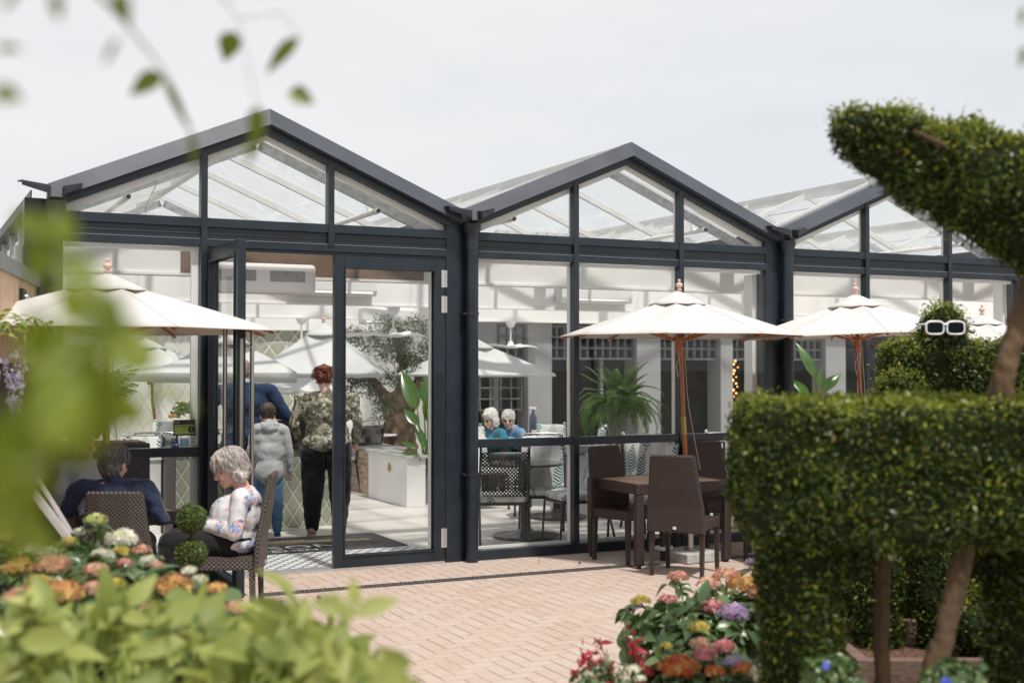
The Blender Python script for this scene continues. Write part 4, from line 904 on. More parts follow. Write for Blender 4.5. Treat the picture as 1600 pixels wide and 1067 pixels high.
def camo_mat():
    m, t, N, L = _m('camouflage_cloth'); g = G(t); x, y, z, v = g.xyz()
    a = g.noise(v, 11., 3, .6); b = g.noise(v, 23., 3, .65)
    c = g.mix(g.step(a, .47, .50), (.30, .29, .21), (.13, .125, .085)); c = g.mix(g.step(b, .54, .57), c, (.46, .45, .38)); c = g.mix(g.step(g.noise(v, 31., 2), .60, .63), c, (.06, .06, .045))
    g.out(c, .85, g.bump(g.noise(v, 13., 3), .9, .04), spec=.2); return m
def cloth(name, c, b=.6, bs=12., v=.12): return pmat(name, c, .85, var=v, vscale=5, bump=b, bscale=bs, bdist=.03, spec=.2, sheen=.2)
M['blouse'] = blouse_mat(); M['camo'] = camo_mat()
M['navy'] = cloth('navy_wool', (.018, .035, .085)); M['navy2'] = cloth('navy_jumper', (.03, .042, .085)); M['grey'] = cloth('grey_marl', (.36, .37, .38)); M['jean'] = cloth('blue_denim', (.08, .17, .28), v=.3)
M['djean'] = cloth('dark_denim', (.03, .045, .075)); M['blackt'] = cloth('black_trouser', (.012, .012, .014)); M['teal'] = cloth('teal_top', (.02, .17, .25)); M['blue'] = cloth('light_blue_top', (.15, .30, .50))
def hairmat(name, c1, c2, s=40):
    m, t, N, L = _m(name); g = G(t); c = N('ShaderNodeTexCoord'); mp = N('ShaderNodeMapping'); mp.inputs['Scale'].default_value = (1, 1, .22); L(c.outputs['Object'], mp.inputs[0])
    n = g.noise(mp.outputs[0], s*2.2, 3, .6); gi = N('ShaderNodeNewGeometry'); f = g.m('ADD', g.m('MULTIPLY', g.step(n, .3, .7), .7), g.m('MULTIPLY', gi.outputs['Random Per Island'], .3))
    g.out(g.mix(f, c1, c2), .45, g.bump(n, .9, .008), spec=.4); return m
M['hgrey'] = hairmat('grey_brown_hair', (.36, .30, .275), (.74, .69, .66)); M['hwhite'] = hairmat('white_hair', (.45, .42, .38), (.72, .70, .66)); M['hred'] = hairmat('auburn_hair', (.07, .018, .010), (.24, .07, .035))
M['hdark'] = hairmat('dark_brown_hair', (.02, .014, .01), (.07, .05, .035)); M['hsalt'] = hairmat('salt_and_pepper_hair', (.05, .045, .04), (.28, .26, .24)); M['hshort'] = hairmat('cropped_grey_hair', (.14, .10, .075), (.30, .23, .19))
M['eye'] = pmat('eye_dark', (.02, .015, .012), .2); M['lip'] = pmat('lips', (.45, .14, .12), .5)

def head_prims(m, c, R, s=1.):
    s *= .96
    c = Vector(c); q = lambda x, y, z: c + R @ Vector((x*s, y*s, z*s))
    m.ell(q(0, -.012, .032), (.077*s, .096*s, .093*s), R); m.ell(q(0, .022, -.035), (.063*s, .072*s, .088*s), R); m.ell(q(0, .062, -.098), (.030*s, .030*s, .026*s), R)
    m.cap(q(0, .088, .008), q(0, .110, -.034), .010*s, .0155*s); m.ell(q(0, .104, -.042), (.018*s, .012*s, .010*s), R)
    m.ell(q(0, .078, .022), (.052*s, .018*s, .014*s), R)
    for e in (-1, 1): m.ell(q(e*.036, .066, -.036), (.026*s, .024*s, .026*s), R); m.ell(q(e*.079, -.008, -.022), (.011*s, .021*s, .032*s), R); m.ell(q(e*.031, .082, .002), (.014*s, .010*s, .009*s), R)
    m.ell(q(0, .086, -.070), (.024*s, .011*s, .0075*s), R); m.ell(q(0, .084, -.081), (.021*s, .011*s, .008*s), R)
    for e in (-1, 1): m.cap(q(e*.03, -.02, -.07), q(e*.012, .06, -.105), .022*s, .018*s)
def face_bits(body, c, R, s=1.):
    c = Vector(c); q = lambda x, y, z: c + R @ Vector((x*s, y*s, z*s))
    for e in (-1, 1): m = MB(); m.ell(q(e*.031, .0875, .001), (.0095*s, .006*s, .0045*s), R, 8, 6); m.build('eye', M['eye'], body, smooth=180)
    m = MB(); m.ell(q(0, .0935, -.0755), (.020*s, .0045*s, .005*s), R, 10, 6); m.build('mouth', M['lip'], body, smooth=180)
def hand_prims(m, w, d, up, s=1., curl=.5, side=1):
    """w wrist, d direction of the fingers, up = back of the hand"""
    w = Vector(w); d = Vector(d).normalized(); up = Vector(up); up = (up-d*up.dot(d)).normalized(); r = d.cross(up)*side
    pc = w + d*.045*s; m.ell(pc, (.040*s, .050*s, .015*s), Matrix((r, d, up)).transposed(), 12, 8); m.cap(w, w+d*.03*s, .024*s, .022*s)
    for k, (o, L_) in enumerate(((-.029, .066), (-.010, .076), (.010, .072), (.028, .056))):
        a = pc + r*o*s*1.05 + d*.040*s; b = a + (d*cos(curl*.5)-up*sin(curl*.5))*L_*.45*s + r*o*.12*s; c = b + (d*cos(curl*1.3)-up*sin(curl*1.3))*L_*.32*s; e = c + (d*cos(curl*2)-up*sin(curl*2))*L_*.25*s
        m.cap(a, b, .0095*s, .0088*s); m.cap(b, c, .0088*s, .008*s); m.cap(c, e, .008*s, .0068*s)
    a = w + d*.028*s - r*.030*s; b = a + (d*.6-r*.8-up*.25).normalized()*.034*s; c = b + (d*.9-r*.3-up*.3).normalized()*.030*s; m.cap(a, b, .012*s, .010*s); m.cap(b, c, .010*s, .0085*s)
def strands(name, c, R, mat, parent, n=260, ln=.14, rad=.098, s=1., wave=.012, zmin=-.2, front=.55, rr=.0022, out=1.04, seed=3):
    """locks that start on the crown and fall with the hair's own wave"""
    rs = random.Random(seed); m = MB(); c = Vector(c)
    for i in range(n):
        th = rs.uniform(0, 2*pi); ph = rs.uniform(.05, 1.15); d = Vector((sin(th)*sin(ph), cos(th)*sin(ph), cos(ph)))
        if d.y > front and d.z < .75: continue
        pts = []; L_ = ln*rs.uniform(.6, 1.1); dirv = Vector((d.x, d.y, 0)).normalized(); k = rs.uniform(0, 6); pos = Vector((d.x*.080, d.y*.100-.012, d.z*.098+.032))*out
        for j in range(7):
            t = j/6; a = ph + t*L_/.095
            if a < 1.75: p = Vector((dirv.x*.083*sin(a), dirv.y*.104*sin(a)-.012, .100*cos(a)+.032))
            else: p = Vector((dirv.x*.083, dirv.y*.104-.012, .032-.018-(a-1.75)*.09))
            p = p*out + dirv*(wave*sin(k+t*7)+wave*.5); p.x += wave*.7*cos(k*2+t*6); pts.append(c + R @ (p*s))
        m.tube(pts, [rr*1.0, rr*1.5, rr*1.7, rr*1.7, rr*1.5, rr*1.1, rr*.4], 4)
    return m.build(name, mat, parent, smooth=180)

def standing(name, loc, face, H, g, skin, label, el, wr, top, bottom, hair, shoes, headrot=(0, 0, 0), head=True, hem=.86, vx=.012, hands=True, headoff=(0, 0, 0), belly=0., stance=.10, topdisp=.012, lean=0., lg=0.):
    k = H/1.75; V = lambda x, y, z: Vector((x*k, y*k, z*k)); R = Euler(headrot).to_matrix(); hc = V(0, .03, 1.635)+Vector(headoff)
    hips = [V(e*.095*g, 0, .90) for e in (-1, 1)]; kn = [V(e*stance, .015, .49) for e in (-1, 1)]; an = [V(e*stance*1.05, -.02, .085) for e in (-1, 1)]
    sh = [V(e*.185*g, -.005, 1.43) for e in (-1, 1)]
    def legs(m, i, foot=True):
        for j in (0, 1):
            m.cap(hips[j], kn[j], (.088*g+i)*k, (.060*g+i*(1+lg))*k); m.cap(kn[j], an[j] if foot else an[j]+V(0, 0, .02), (.058*g+i*(1+lg))*k, (.040+i*(1+lg))*k)
            if not (i and hem < .8): m.ell(hips[j]+V(0, -.045, .0), ((.088*g+i)*k, (.10*g+i)*k, (.12+i)*k))
            if foot: m.cap(an[j]+V(0, -.02, -.045), an[j]+V((-1, 1)[j]*.015, .15, -.058), .040*k, .030*k)
        m.ell(V(0, 0, .96), ((.165*g+i)*k, (.115*g+i)*k, (.13)*k))
    def torso(m, i):
        m.ell(V(0, .0, .98), ((.165*g+i)*k, (.115*g+i)*k, .15*k)); m.ell(V(0, .02+belly*.5, 1.10), ((.150*g+i)*k, (.115*g+belly+i)*k, .17*k)); m.ell(V(0, .0, 1.29), ((.170*g+i)*k, (.115*g+i)*k, .19*k)); m.cap(sh[0]+V(.03, 0, 0), sh[1]-V(.03, 0, 0), (.062+i)*k, (.062+i)*k); m.ell(V(0, -.015, 1.42), ((.12*g+i)*k, (.075+i)*k, .09*k))
    def arms(m, i, wrist=1.):
        for j in (0, 1):
            e = Vector(el[j])*k; w = Vector(wr[j])*k; m.cap(sh[j], e, (.053*g**.5+i)*k, (.043+i)*k); m.cap(e, e.lerp(w, wrist), (.043+i)*k, (.029+i)*k)
    m = MB(); legs(m, 0); torso(m, 0); arms(m, 0); m.cap(V(0, -.01, 1.47), hc+R @ Vector((0, -.02, -.05)), .056*k, .052*k)
    if head: head_prims(m, hc, R, k**.35)
    if hands:
        for j in (0, 1): e = Vector(el[j])*k; w = Vector(wr[j])*k; hand_prims(m, w, (w-e), (0, -1, .3), k, .8, (1, -1)[j])
    b = remesh(m, 'person', M[skin], None, .009, 3); b.location = loc; b.rotation_euler = (0, 0, face-pi/2); tag(b, label, 'person')
    if head: face_bits(b, hc, R, k**.35)
    m = MB(); torso(m, .018); arms(m, .016, .96); m.ell(V(0, -.022, hem+.09), ((.165*g+.032)*k, (.12*g+.052)*k, .11*k)); m.cap(V(0, -.01, 1.46), V(0, 0, 1.505), .075*k, .066*k)
    if hem < .8: m.ell(V(0, -.022, .89), ((.165*g+.032)*k, (.12*g+.056)*k, .20*k)); m.ell(V(0, -.01, 1.12), ((.16*g+.03)*k, (.12*g+.035)*k, .22*k))
    remesh(m, top[0], M[top[1]], b, vx, 12, topdisp, .09)
    m = MB(); legs(m, .014, False); remesh(m, bottom[0], M[bottom[1]], b, vx, 8, .010, .08)
    if shoes:
        for j in (0, 1):
            m = MB(); a = an[j]; m.cap(a+V(0, -.03, -.035), a+V((-1, 1)[j]*.015, .155, -.05), .048*k, .036*k); m.ell(a+V(0, -.03, -.02), (.042*k, .05*k, .05*k)); s_ = remesh(m, 'shoe', M[shoes[0]], b, .008, 2)
            m = MB(); m.box(a+V((-1, 1)[j]*.008, .055, -.075), (.085*k, .28*k, .022*k)); m.build('sole', M[shoes[1]], s_, bevel=.01)
    return b, hc, R, k
M['tan'] = pmat('tan_leather', (.36, .24, .15), .5); M['sole'] = M['wglab']; M['blueshoe'] = cloth('blue_shoe', (.04, .10, .22))
# --- standing man with his arm round the boy
p_ = at(384, 700, d=12.75)
b, hc, R, k = standing('man', (p_.x, p_.y, .02), radians(72), 1.76, 1.30, 'skin', 'bald man in a navy sweater and brown belt at the desk, arm round a boy',
    ((-.40, .03, 1.20), (.41, -.02, 1.17)), ((-.33, .25, 1.03), (.22, .18, 1.22)), ('sweater', 'navy'), ('trousers', 'djean'), None, ('blackt', 'sole'), headrot=(-.25, 0, .3), headoff=(-.03, .0, -.005), belly=.05, hem=.90)
m = MB(); m.lathe([(.07, -.016), (.076, 0), (.068, .02)], Vector((0, -.0, 1.525))*k, 20); o = m.build('collar', cloth('pale_blue_collar', (.45, .55, .68)), b, smooth=60)
m = MB(); m.lathe([(.2, -.02), (.203, -.018), (.203, .018), (.2, .02)], (0, 0, 0), 32); o = m.build('belt', pmat('brown_leather', (.22, .07, .03), .4), b, smooth=50); o.location = (0, -.012, .935*k); o.scale = (1.17, .92, 1)
m = MB(); m.lathe([(.2, -.018), (.206, 0), (.2, .02)], (0, 0, 0), 32); o = m.build('shirt_tail', cloth('pale_blue_shirt', (.5, .58, .68)), b, smooth=50); o.location = (0, -.012, .972*k); o.scale = (1.19, .94, 1)
m = MB(); m.ell(hc+R @ Vector((0, -.022, .012)), (.080, .094, .088), R); m.ell(hc+R @ Vector((0, -.045, -.03)), (.070, .065, .06), R); remesh(m, 'hair', M['hshort'], b, .009, 3)
# --- boy
p_ = at(421, 700, d=12.5)
b, hc, R, k = standing('boy', (p_.x, p_.y, .02), radians(75), 1.30, 1.02, 'skinl', 'boy in a pale grey hooded top and blue jeans under a man\'s arm',
    ((-.25, .0, 1.13), (.27, -.02, 1.12)), ((-.2, .13, .92), (.27, .03, .86)), ('hoodie', 'grey'), ('jeans', 'jean'), None, ('blueshoe', 'sole'), headrot=(-.35, 0, 0), headoff=(-.02, .05, -.01), hem=.74, lg=1.0)
m = MB(); m.ell(hc+R @ Vector((0, -.025, .03)), (.086, .10, .092), R); remesh(m, 'hair', M['hdark'], b, .009, 3, .01, .03)
m = MB(); m.ell(Vector((0, -.085, 1.44))*k, (.115*k, .06*k, .10*k), (.35, 0, 0)); m.cap(Vector((-.09, -.03, 1.49))*k, Vector((.09, -.03, 1.49))*k, .045*k, .045*k); remesh(m, 'hood', M['grey'], b, .009, 3, .01, .04)
# --- woman in camouflage shirt
p_ = at(510, 700, d=12.65)
b, hc, R, k = standing('woman', (p_.x, p_.y, .02), radians(66), 1.66, 1.42, 'skinl', 'woman with pinned up auburn hair in a camouflage shirt behind the door stile',
    ((-.335, -.03, 1.16), (.335, -.03, 1.16)), ((-.29, .12, .97), (.29, .14, .97)), ('shirt', 'camo'), ('trousers', 'blackt'), None, ('tan', 'tan'), headrot=(-.2, 0, .1), headoff=(-.03, 0, .0), hem=.88, stance=.14, topdisp=.02, lg=1.6)
m = MB(); m.ell(hc+R @ Vector((0, -.02, .03)), (.086, .10, .092), R)
for q in range(12): rs = random.Random(q); m.ell(hc+R @ Vector((rs.uniform(-.05, .05), -.06-rs.uniform(0, .05), rs.uniform(.0, .12))), rs.uniform(.022, .04))
o = remesh(m, 'hair', M['hred'], b, .007, 2, .016, .02); m = MB(); m.ell(hc+R @ Vector((-.02, -.03, .125)), (.035, .02, .012), R); m.build('hair_clip', M['wglab'], b, smooth=180)
strands('curls', hc, R, M['hred'], b, 110, .10, wave=.022, rr=.003, front=.3)

def seated(loc, face, skin, label, top, bottom, hipw=1., lean=0., headp=(0, .08, 1.12), headrot=(0, 0, 0), el=None, wr=None, g=1., vx=.010, vb=.008, knee=(.11, .42, .50), foot=(.11, .46, .07), collar=True, disp=.012, bust=0., shz=.93, seatz=.47, bare=False):
    R = Euler(headrot).to_matrix(); hc = Vector(headp); V = lambda x, y, z: Vector((x, y, z))
    hips = [V(e*.095*g, .02, seatz+.075) for e in (-1, 1)]; kn = [V(e*knee[0], knee[1], knee[2]) for e in (-1, 1)]; an = [V(e*foot[0], foot[1], foot[2]) for e in (-1, 1)]
    sh = [V(e*.18*g, lean, shz) for e in (-1, 1)]; el = el or ((-.26*g, .05, .70), (.26*g, .05, .70)); wr = wr or ((-.15, .30, .76), (.15, .30, .76))
    def legs(m, i, foot_=True):
        for j in (0, 1):
            m.cap(hips[j], kn[j], .088*g+i, .060+i); m.cap(kn[j], an[j], .058+i, .040+i)
            if foot_: m.cap(an[j]+V(0, -.02, -.03), an[j]+V(0, .15, -.04), .038, .03)
        m.ell(V(0, 0, seatz+.09), (.17*g+i, .13*g+i, .11+i))
    def torso(m, i):
        m.ell(V(0, .0, seatz+.12), (.165*g+i, .13*g+i, .13)); m.ell(V(0, .02+lean*.4+bust*.4, seatz+.24), (.152*g+i, .118*g+bust*.6+i, .16)); m.ell(V(0, lean*.7+bust*.35, shz-.13), (.165*g+i, .112*g+bust*.5+i, .17)); m.cap(sh[0]+V(.03, 0, 0), sh[1]-V(.03, 0, 0), .058+i, .058+i); m.ell(V(0, lean-.02, shz-.02), (.115*g+i, .08+i, .085))
    def arms(m, i, t=1.):
        for j in (0, 1): e = Vector(el[j]); w = Vector(wr[j]); m.cap(sh[j], e, .047+i*.9, .038+i*.9); m.cap(e, e.lerp(w, t), .038+i*.9, .027+i*.9)
    m = MB(); legs(m, 0); torso(m, 0); arms(m, 0); nk = V(0, lean, shz+.03); m.cap(nk, hc+R @ Vector((0, -.025, -.05)), .054, .050); head_prims(m, hc, R)
    for j in (0, 1): e = Vector(el[j]); w = Vector(wr[j]); hand_prims(m, w, w-e, (0, 0, 1), .95, .7, (1, -1)[j])
    b = remesh(m, 'person', M[skin], None, vb, 2); b.location = loc; b.rotation_euler = (0, 0, face-pi/2); tag(b, label, 'person'); face_bits(b, hc, R)
    m = MB(); torso(m, .016); arms(m, .015, .93)
    if collar: m.cap(nk-V(0, 0, .02), nk+V(0, .005, .03), .072, .062)
    m.ell(V(0, .02, seatz+.07), (.17*g+.03, .15*g+.03, .085)); remesh(m, top[0], M[top[1]], b, vx, 14, disp, .07)
    m = MB(); legs(m, .013, False); remesh(m, bottom[0], M[bottom[1]], b, vx, 8, .010, .08)
    return b, hc, R
# --- grey haired woman in the bird print blouse, looking down at her lap
wl = gp(-1.825, 8.45, 0); hr = (-.36, 0, .12)
b, hc, R = seated(tuple(wl), fwd_ang+pi/2+radians(3), 'skin', 'grey haired woman in a bird print white blouse, looking down at her lap', ('blouse', 'blouse'), ('trousers', 'blackt'),
    headp=(0, .055, 1.02), headrot=hr, lean=-.045, shz=.825, seatz=.455, g=.98, bust=.055, el=((-.235, -.02, .62), (.235, -.02, .61)), wr=((-.05, .235, .655), (.07, .25, .66)), knee=(.10, .42, .545), foot=(.12, .52, .08), vx=.007, vb=.006, disp=.006, collar=False)
m = MB(); q = lambda x, y, z: hc+R @ Vector((x, y, z))
m.ell(q(0, -.022, .045), (.090, .104, .092), R); m.ell(q(0, -.052, -.03), (.086, .072, .085), R)
for e in (-1, 1): m.ell(q(e*.07, -.03, -.015), (.026, .045, .085), R); m.ell(q(e*.058, .028, .062), (.030, .036, .032), R); m.ell(q(e*.062, -.055, -.075), (.035, .04, .05), R)
m.ell(q(0, .055, .085), (.055, .038, .03), R)
remesh(m, 'hair', M['hgrey'], b, .006, 2, .016, .025)
strands('locks', hc, R, M['hgrey'], b, 520, .155, wave=.011, out=1.07, rr=.0015, front=.12, seed=5)
# --- man in the navy jumper, from behind
ml = gp(-2.62, 8.30, 0)
b, hc, R = seated(tuple(ml), fwd_ang, 'skin', 'man in a navy jumper sitting with his back to the camera at the left table', ('jumper', 'navy2'), ('trousers', 'djean'),
    headp=(-.01, .10, 1.055), headrot=(-.2, 0, -.25), lean=.04, shz=.885, g=1.28, el=((-.33, .08, .70), (.31, .08, .69)), wr=((-.22, .30, .78), (.16, .34, .78)), vx=.009)
m = MB(); m.ell(hc+R @ Vector((0, -.02, .032)), (.087, .103, .095), R); m.ell(hc+R @ Vector((0, -.05, -.035)), (.075, .066, .07), R); remesh(m, 'hair', M['hsalt'], b, .007, 2, .012, .02)
strands('hair_tufts', hc, R, M['hsalt'], b, 260, .12, wave=.008, out=1.03, rr=.0016, front=.5, seed=8)
# --- older man facing the camera
m2 = gp(-3.28, 9.60, 0)
b, hc, R = seated(tuple(m2), fwd_ang-pi*.62, 'skin', 'older man in a pale grey top facing the camera across the left table', ('shirt', 'grey'), ('trousers', 'blackt'), headp=(0, .06, 1.12), headrot=(-.12, 0, -.3), lean=0, g=1.1, vx=.012, vb=.009)
m = MB(); m.ell(hc+R @ Vector((0, -.03, .035)), (.083, .094, .092), R); remesh(m, 'hair', M['hshort'], b, .009, 2, .01, .02)
# --- the two white haired women
for (px, lab, top, hr_, zz, hp) in ((783, 'white haired woman with a straight bob and teal top, left of the indoor pair', 'teal', (-.35, 0, .35), 16.4, (0, .16, 1.02)), (813, 'white haired woman in glasses and a blue top, right of the pair behind the window', 'blue', (-.12, 0, 1.0), 16.5, (0, .18, 1.00))):
    q_ = at(px, 690, d=zz)
    b, hc, R = seated((q_.x, q_.y, .02), fwd_ang+pi/2+.5, 'skinl', lab, ('top', top), ('trousers', 'blackt'), headp=hp, headrot=hr_, lean=.08, shz=.82, vx=.011, vb=.008)
    m = MB(); m.ell(hc+R @ Vector((0, -.02, .04)), (.094, .110, .098), R)
    if top == 'teal':
        for e in (-1, 1): m.ell(hc+R @ Vector((e*.076, -.01, -.04)), (.022, .06, .09), R)
        m.ell(hc+R @ Vector((0, -.06, -.05)), (.085, .06, .09), R); m.ell(hc+R @ Vector((0, .06, .075)), (.06, .04, .035), R)
    remesh(m, 'hair', M['hwhite'], b, .008, 3, .010, .03)
    m = MB()
    for e in (-1, 1): m.box(hc+R @ Vector((e*.034, .100, .0)), (.05, .006, .034)); m.bar(hc+R @ Vector((e*.06, .095, .005)), hc+R @ Vector((e*.082, .0, .0)), .004, .006)
    m.build('glasses', M['black'], b)
# ================================================================ plants
M['hedge'] = leafmat('yew_leaf', (.010, .026, .005), (.060, .095, .012), (.16, .14, .025), rough=.4, trans=.22, tcol=(.20, .26, .03))
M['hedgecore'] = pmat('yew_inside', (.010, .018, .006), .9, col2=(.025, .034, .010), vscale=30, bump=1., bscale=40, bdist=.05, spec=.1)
M['box'] = leafmat('box_leaf', (.05, .09, .02), (.14, .19, .05), (.25, .27, .09), rough=.4, trans=.25)
def clip_leaves(core, n, size, mat, fluff):
    p, nn = surf_pts(core, int(n*1.25)); dn = np.array([mnoise.noise(Vector(q)*7.)+.6*mnoise.noise(Vector(q)*19.) for q in p]); keep = rng.random(len(p)) < np.clip(.92+dn*1.1, .12, 1.); p, nn, dn = p[keep], nn[keep], dn[keep]
    out = np.where(rng.random(len(p)) < .025, rng.uniform(1.0, 2.0, len(p)), rng.uniform(-.6, .7, len(p))) + dn*.5
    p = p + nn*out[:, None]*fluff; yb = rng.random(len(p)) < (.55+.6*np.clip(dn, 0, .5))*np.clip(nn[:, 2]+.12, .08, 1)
    scatter('leaves', rhomb_t(1, .42), p[~yb], nn[~yb]*.6, size*(1+.35*dn[~yb]), M[mat], core, tilt=.75, sj=.45)
    scatter('sunlit_tips', rhomb_t(1, .40), p[yb]+nn[yb]*fluff*.5, nn[yb]*.5, size*.95, M['suntip'], core, tilt=.9, sj=.45)  # yellow-green tips, densest facing up: sun on the tops painted as leaf colour
M['suntip'] = leafmat('yew_sunlit_tip', (.14, .18, .018), (.27, .30, .035), (.36, .30, .06), rough=.45, trans=.35, tcol=(.4, .45, .05))
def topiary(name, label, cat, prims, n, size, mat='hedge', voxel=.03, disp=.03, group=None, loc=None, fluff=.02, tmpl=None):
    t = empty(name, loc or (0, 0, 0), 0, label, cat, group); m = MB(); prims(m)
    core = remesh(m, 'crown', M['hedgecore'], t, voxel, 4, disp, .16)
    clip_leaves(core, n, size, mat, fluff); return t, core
def GV(r, f, z): return gp(r, f, z)
# --- big clipped bird in front
Rg = Euler((0, 0, -YAW)).to_matrix()
def rbox(m, r0, r1, f0, f1, z0, z1, rad=.08):
    for a in (r0+rad, r1-rad):
        for b in (f0+rad, f1-rad): m.cap(GV(a, b, z0+rad), GV(a, b, z1-rad), rad, rad)
        m.cap(GV(a, f0+rad, z0+rad), GV(a, f1-rad, z0+rad), rad, rad); m.cap(GV(a, f0+rad, z1-rad), GV(a, f1-rad, z1-rad), rad, rad)
    for b in (f0+rad, f1-rad): m.cap(GV(r0+rad, b, z0+rad), GV(r1-rad, b, z0+rad), rad, rad); m.cap(GV(r0+rad, b, z1-rad), GV(r1-rad, b, z1-rad), rad, rad)
    c = GV((r0+r1)/2, (f0+f1)/2, (z0+z1)/2); rr = rad*.3
    m.box(c, (r1-r0-2*rr, f1-f0-2*rr, z1-z0-2*rad*.0-2*rr), rz=-YAW)
    m.box(c, (r1-r0, f1-f0-2*rad, z1-z0-2*rad), rz=-YAW); m.box(c, (r1-r0-2*rad, f1-f0, z1-z0-2*rad), rz=-YAW); m.box(c, (r1-r0-2*rad, f1-f0-2*rad, z1-z0), rz=-YAW)
def birdA(m):
    rbox(m, .885, 2.5, 4.50, 5.15, 1.05, 1.545, .045)
    m.cap(GV(1.05, 4.75, 1.2), GV(1.06, 4.72, .95), .15, .15)
    for (r, f, rr) in ((1.06, 4.72, .15), (1.96, 4.85, .16), (2.25, 4.9, .16)): m.cap(GV(r, f, 1.15), GV(r+.02, f, .12), rr, rr*.95)
    m.cap(GV(1.30, 4.75, 1.1), GV(1.25, 4.75, .98), .12, .08)
def birdH(m):
    m.cap(GV(1.245, 4.6, 2.55), GV(1.62, 4.6, 2.42), .075, .155); m.cap(GV(1.62, 4.6, 2.40), GV(2.1, 4.65, 2.24), .145, .23); m.cap(GV(1.36, 4.6, 2.47), GV(1.90, 4.62, 2.14), .10, .12); m.cap(GV(1.9, 4.62, 2.2), GV(1.95, 4.62, 2.03), .14, .09)
    m.cap(GV(2.1, 4.65, 2.27), GV(2.6, 4.7, 2.3), .24, .25)
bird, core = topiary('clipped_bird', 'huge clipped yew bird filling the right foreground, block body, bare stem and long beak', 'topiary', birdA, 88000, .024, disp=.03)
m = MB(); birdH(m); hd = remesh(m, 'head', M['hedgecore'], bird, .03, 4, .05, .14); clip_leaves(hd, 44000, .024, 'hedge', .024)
def knob_stem(pts, rad):
    m = MB()
    for a in range(len(pts)-1): m.cap(pts[a], pts[a+1], rad[a], rad[a+1])
    for k in range(9): a = random.randrange(len(pts)-1); q = pts[a].lerp(pts[a+1], random.random()); m.ell(q+Vector((random.uniform(-.35, .35)*rad[a], random.uniform(-.35, .35)*rad[a], 0)), rad[a]*random.uniform(.55, .8))
    return remesh(m, 'stem', M['bark'], bird, .012, 4, .009, .04)
knob_stem([GV(1.93, 4.62, 2.12), GV(1.875, 4.6, 1.98), GV(1.835, 4.6, 1.84), GV(1.795, 4.6, 1.70), GV(1.76, 4.62, 1.5)], [.033, .035, .038, .042, .046])
knob_stem([GV(1.66, 4.6, 1.2), GV(1.63, 4.6, 1.0), GV(1.57, 4.58, .78), GV(1.50, 4.58, .55), GV(1.42, 4.6, .25), GV(1.40, 4.6, -.03)], [.045, .040, .038, .042, .045, .06])
knob_stem([GV(1.44, 4.9, 1.2), GV(1.42, 4.9, .6), GV(1.43, 4.9, -.03)], [.03, .032, .036])
m = MB(); m.tube([GV(1.42, 4.47, 2.52), GV(1.50, 4.445, 2.475), GV(1.56, 4.46, 2.44)], [.008, .012, .009], 6); m.build('bare_twig', M['bark'], bird, smooth=180)
# --- smaller bird with sunglasses
def birdB(m):
    rbox(m, 2.13, 3.3, 6.92, 7.4, 1.40, 1.815, .05); m.ell(GV(2.13, 6.95, 1.54), .13); m.ell(GV(2.385, 7.02, 1.905), (.125, .13, .125)); m.cap(GV(2.385, 7.05, 1.87), GV(2.39, 7.05, 1.75), .115, .12)
    for (r, f, rr) in ((1.86, 6.5, .12), (2.12, 6.45, .085), (2.6, 6.5, .11), (2.95, 6.5, .12)): m.cap(GV(r+.12, 6.9, 1.4), GV(r, f, 1.0), rr, rr); m.cap(GV(r, f, 1.0), GV(r, f, .32), rr, rr)
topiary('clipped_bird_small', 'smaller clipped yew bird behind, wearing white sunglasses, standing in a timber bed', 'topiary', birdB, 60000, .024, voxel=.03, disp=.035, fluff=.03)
sgm = empty('sunglasses', tuple(GV(2.335, 6.83, 1.90)), -YAW, 'oversized white framed sunglasses on the smaller clipped bird', 'sunglasses')
m = MB()
for e in (-1, 1):
    pts = [Vector((e*.056+.047*cos(a)*abs(cos(a))**-.45 if abs(cos(a)) > .02 else e*.056, 0, .034*sin(a)*abs(sin(a))**-.45 if abs(sin(a)) > .02 else 0)) for a in [2*pi*k/24+.05 for k in range(25)]]
    m.tube(pts, .0062, 8, cap=False); m.tube([(e*.106, 0, .02), (e*.11, .10, .02), (e*.108, .17, .0)], .005, 6)
m.tube([(-.014, 0, .012), (0, -.004, .02), (.014, 0, .012)], .007, 8); m.build('frame', pmat('white_gloss_plastic', (.75, .75, .76), .2), sgm, smooth=180)
for e in (-1, 1): m = MB(); m.box((e*.056, -.002, 0), (.088, .004, .060)); m.build('lens', pmat('dark_lens', (.004, .008, .010), .35, spec=.12), sgm, bevel=.002)
# --- timber bed
tb = empty('timber_bed', (0, 0, 0), 0, 'low weathered timber planting bed under the smaller clipped bird', 'planter'); yw = -YAW
def gbox(r0, r1, f0, f1, z0, z1): m = MB(); m.box(GV((r0+r1)/2, (f0+f1)/2, (z0+z1)/2), (r1-r0, f1-f0, z1-z0), rz=yw); return m
gbox(1.58, 3.7, 5.82, 5.88, .05, .35).build('side_board', M['ptimber'], tb, bevel=.004); gbox(1.58, 3.7, 6.72, 6.78, .05, .35).build('side_board', M['ptimber'], tb, bevel=.004)
gbox(1.58, 1.64, 5.881, 6.719, .05, .349).build('side_board', M['ptimber'], tb, bevel=.004); gbox(3.64, 3.7, 5.881, 6.719, .05, .349).build('side_board', M['ptimber'], tb, bevel=.004)
gbox(1.64, 3.64, 5.88, 6.72, .05, .27).build('mulch', M['soil'], tb)
def lowb(m): m.ell(GV(2.42, 6.15, .42), (.3, .22, .22)); m.ell(GV(2.8, 6.1, .36), (.25, .2, .2))
topiary('low_yew', 'low dark yew bush growing in the timber bed', 'bush', lowb, 7000, .026, disp=.05, fluff=.05)
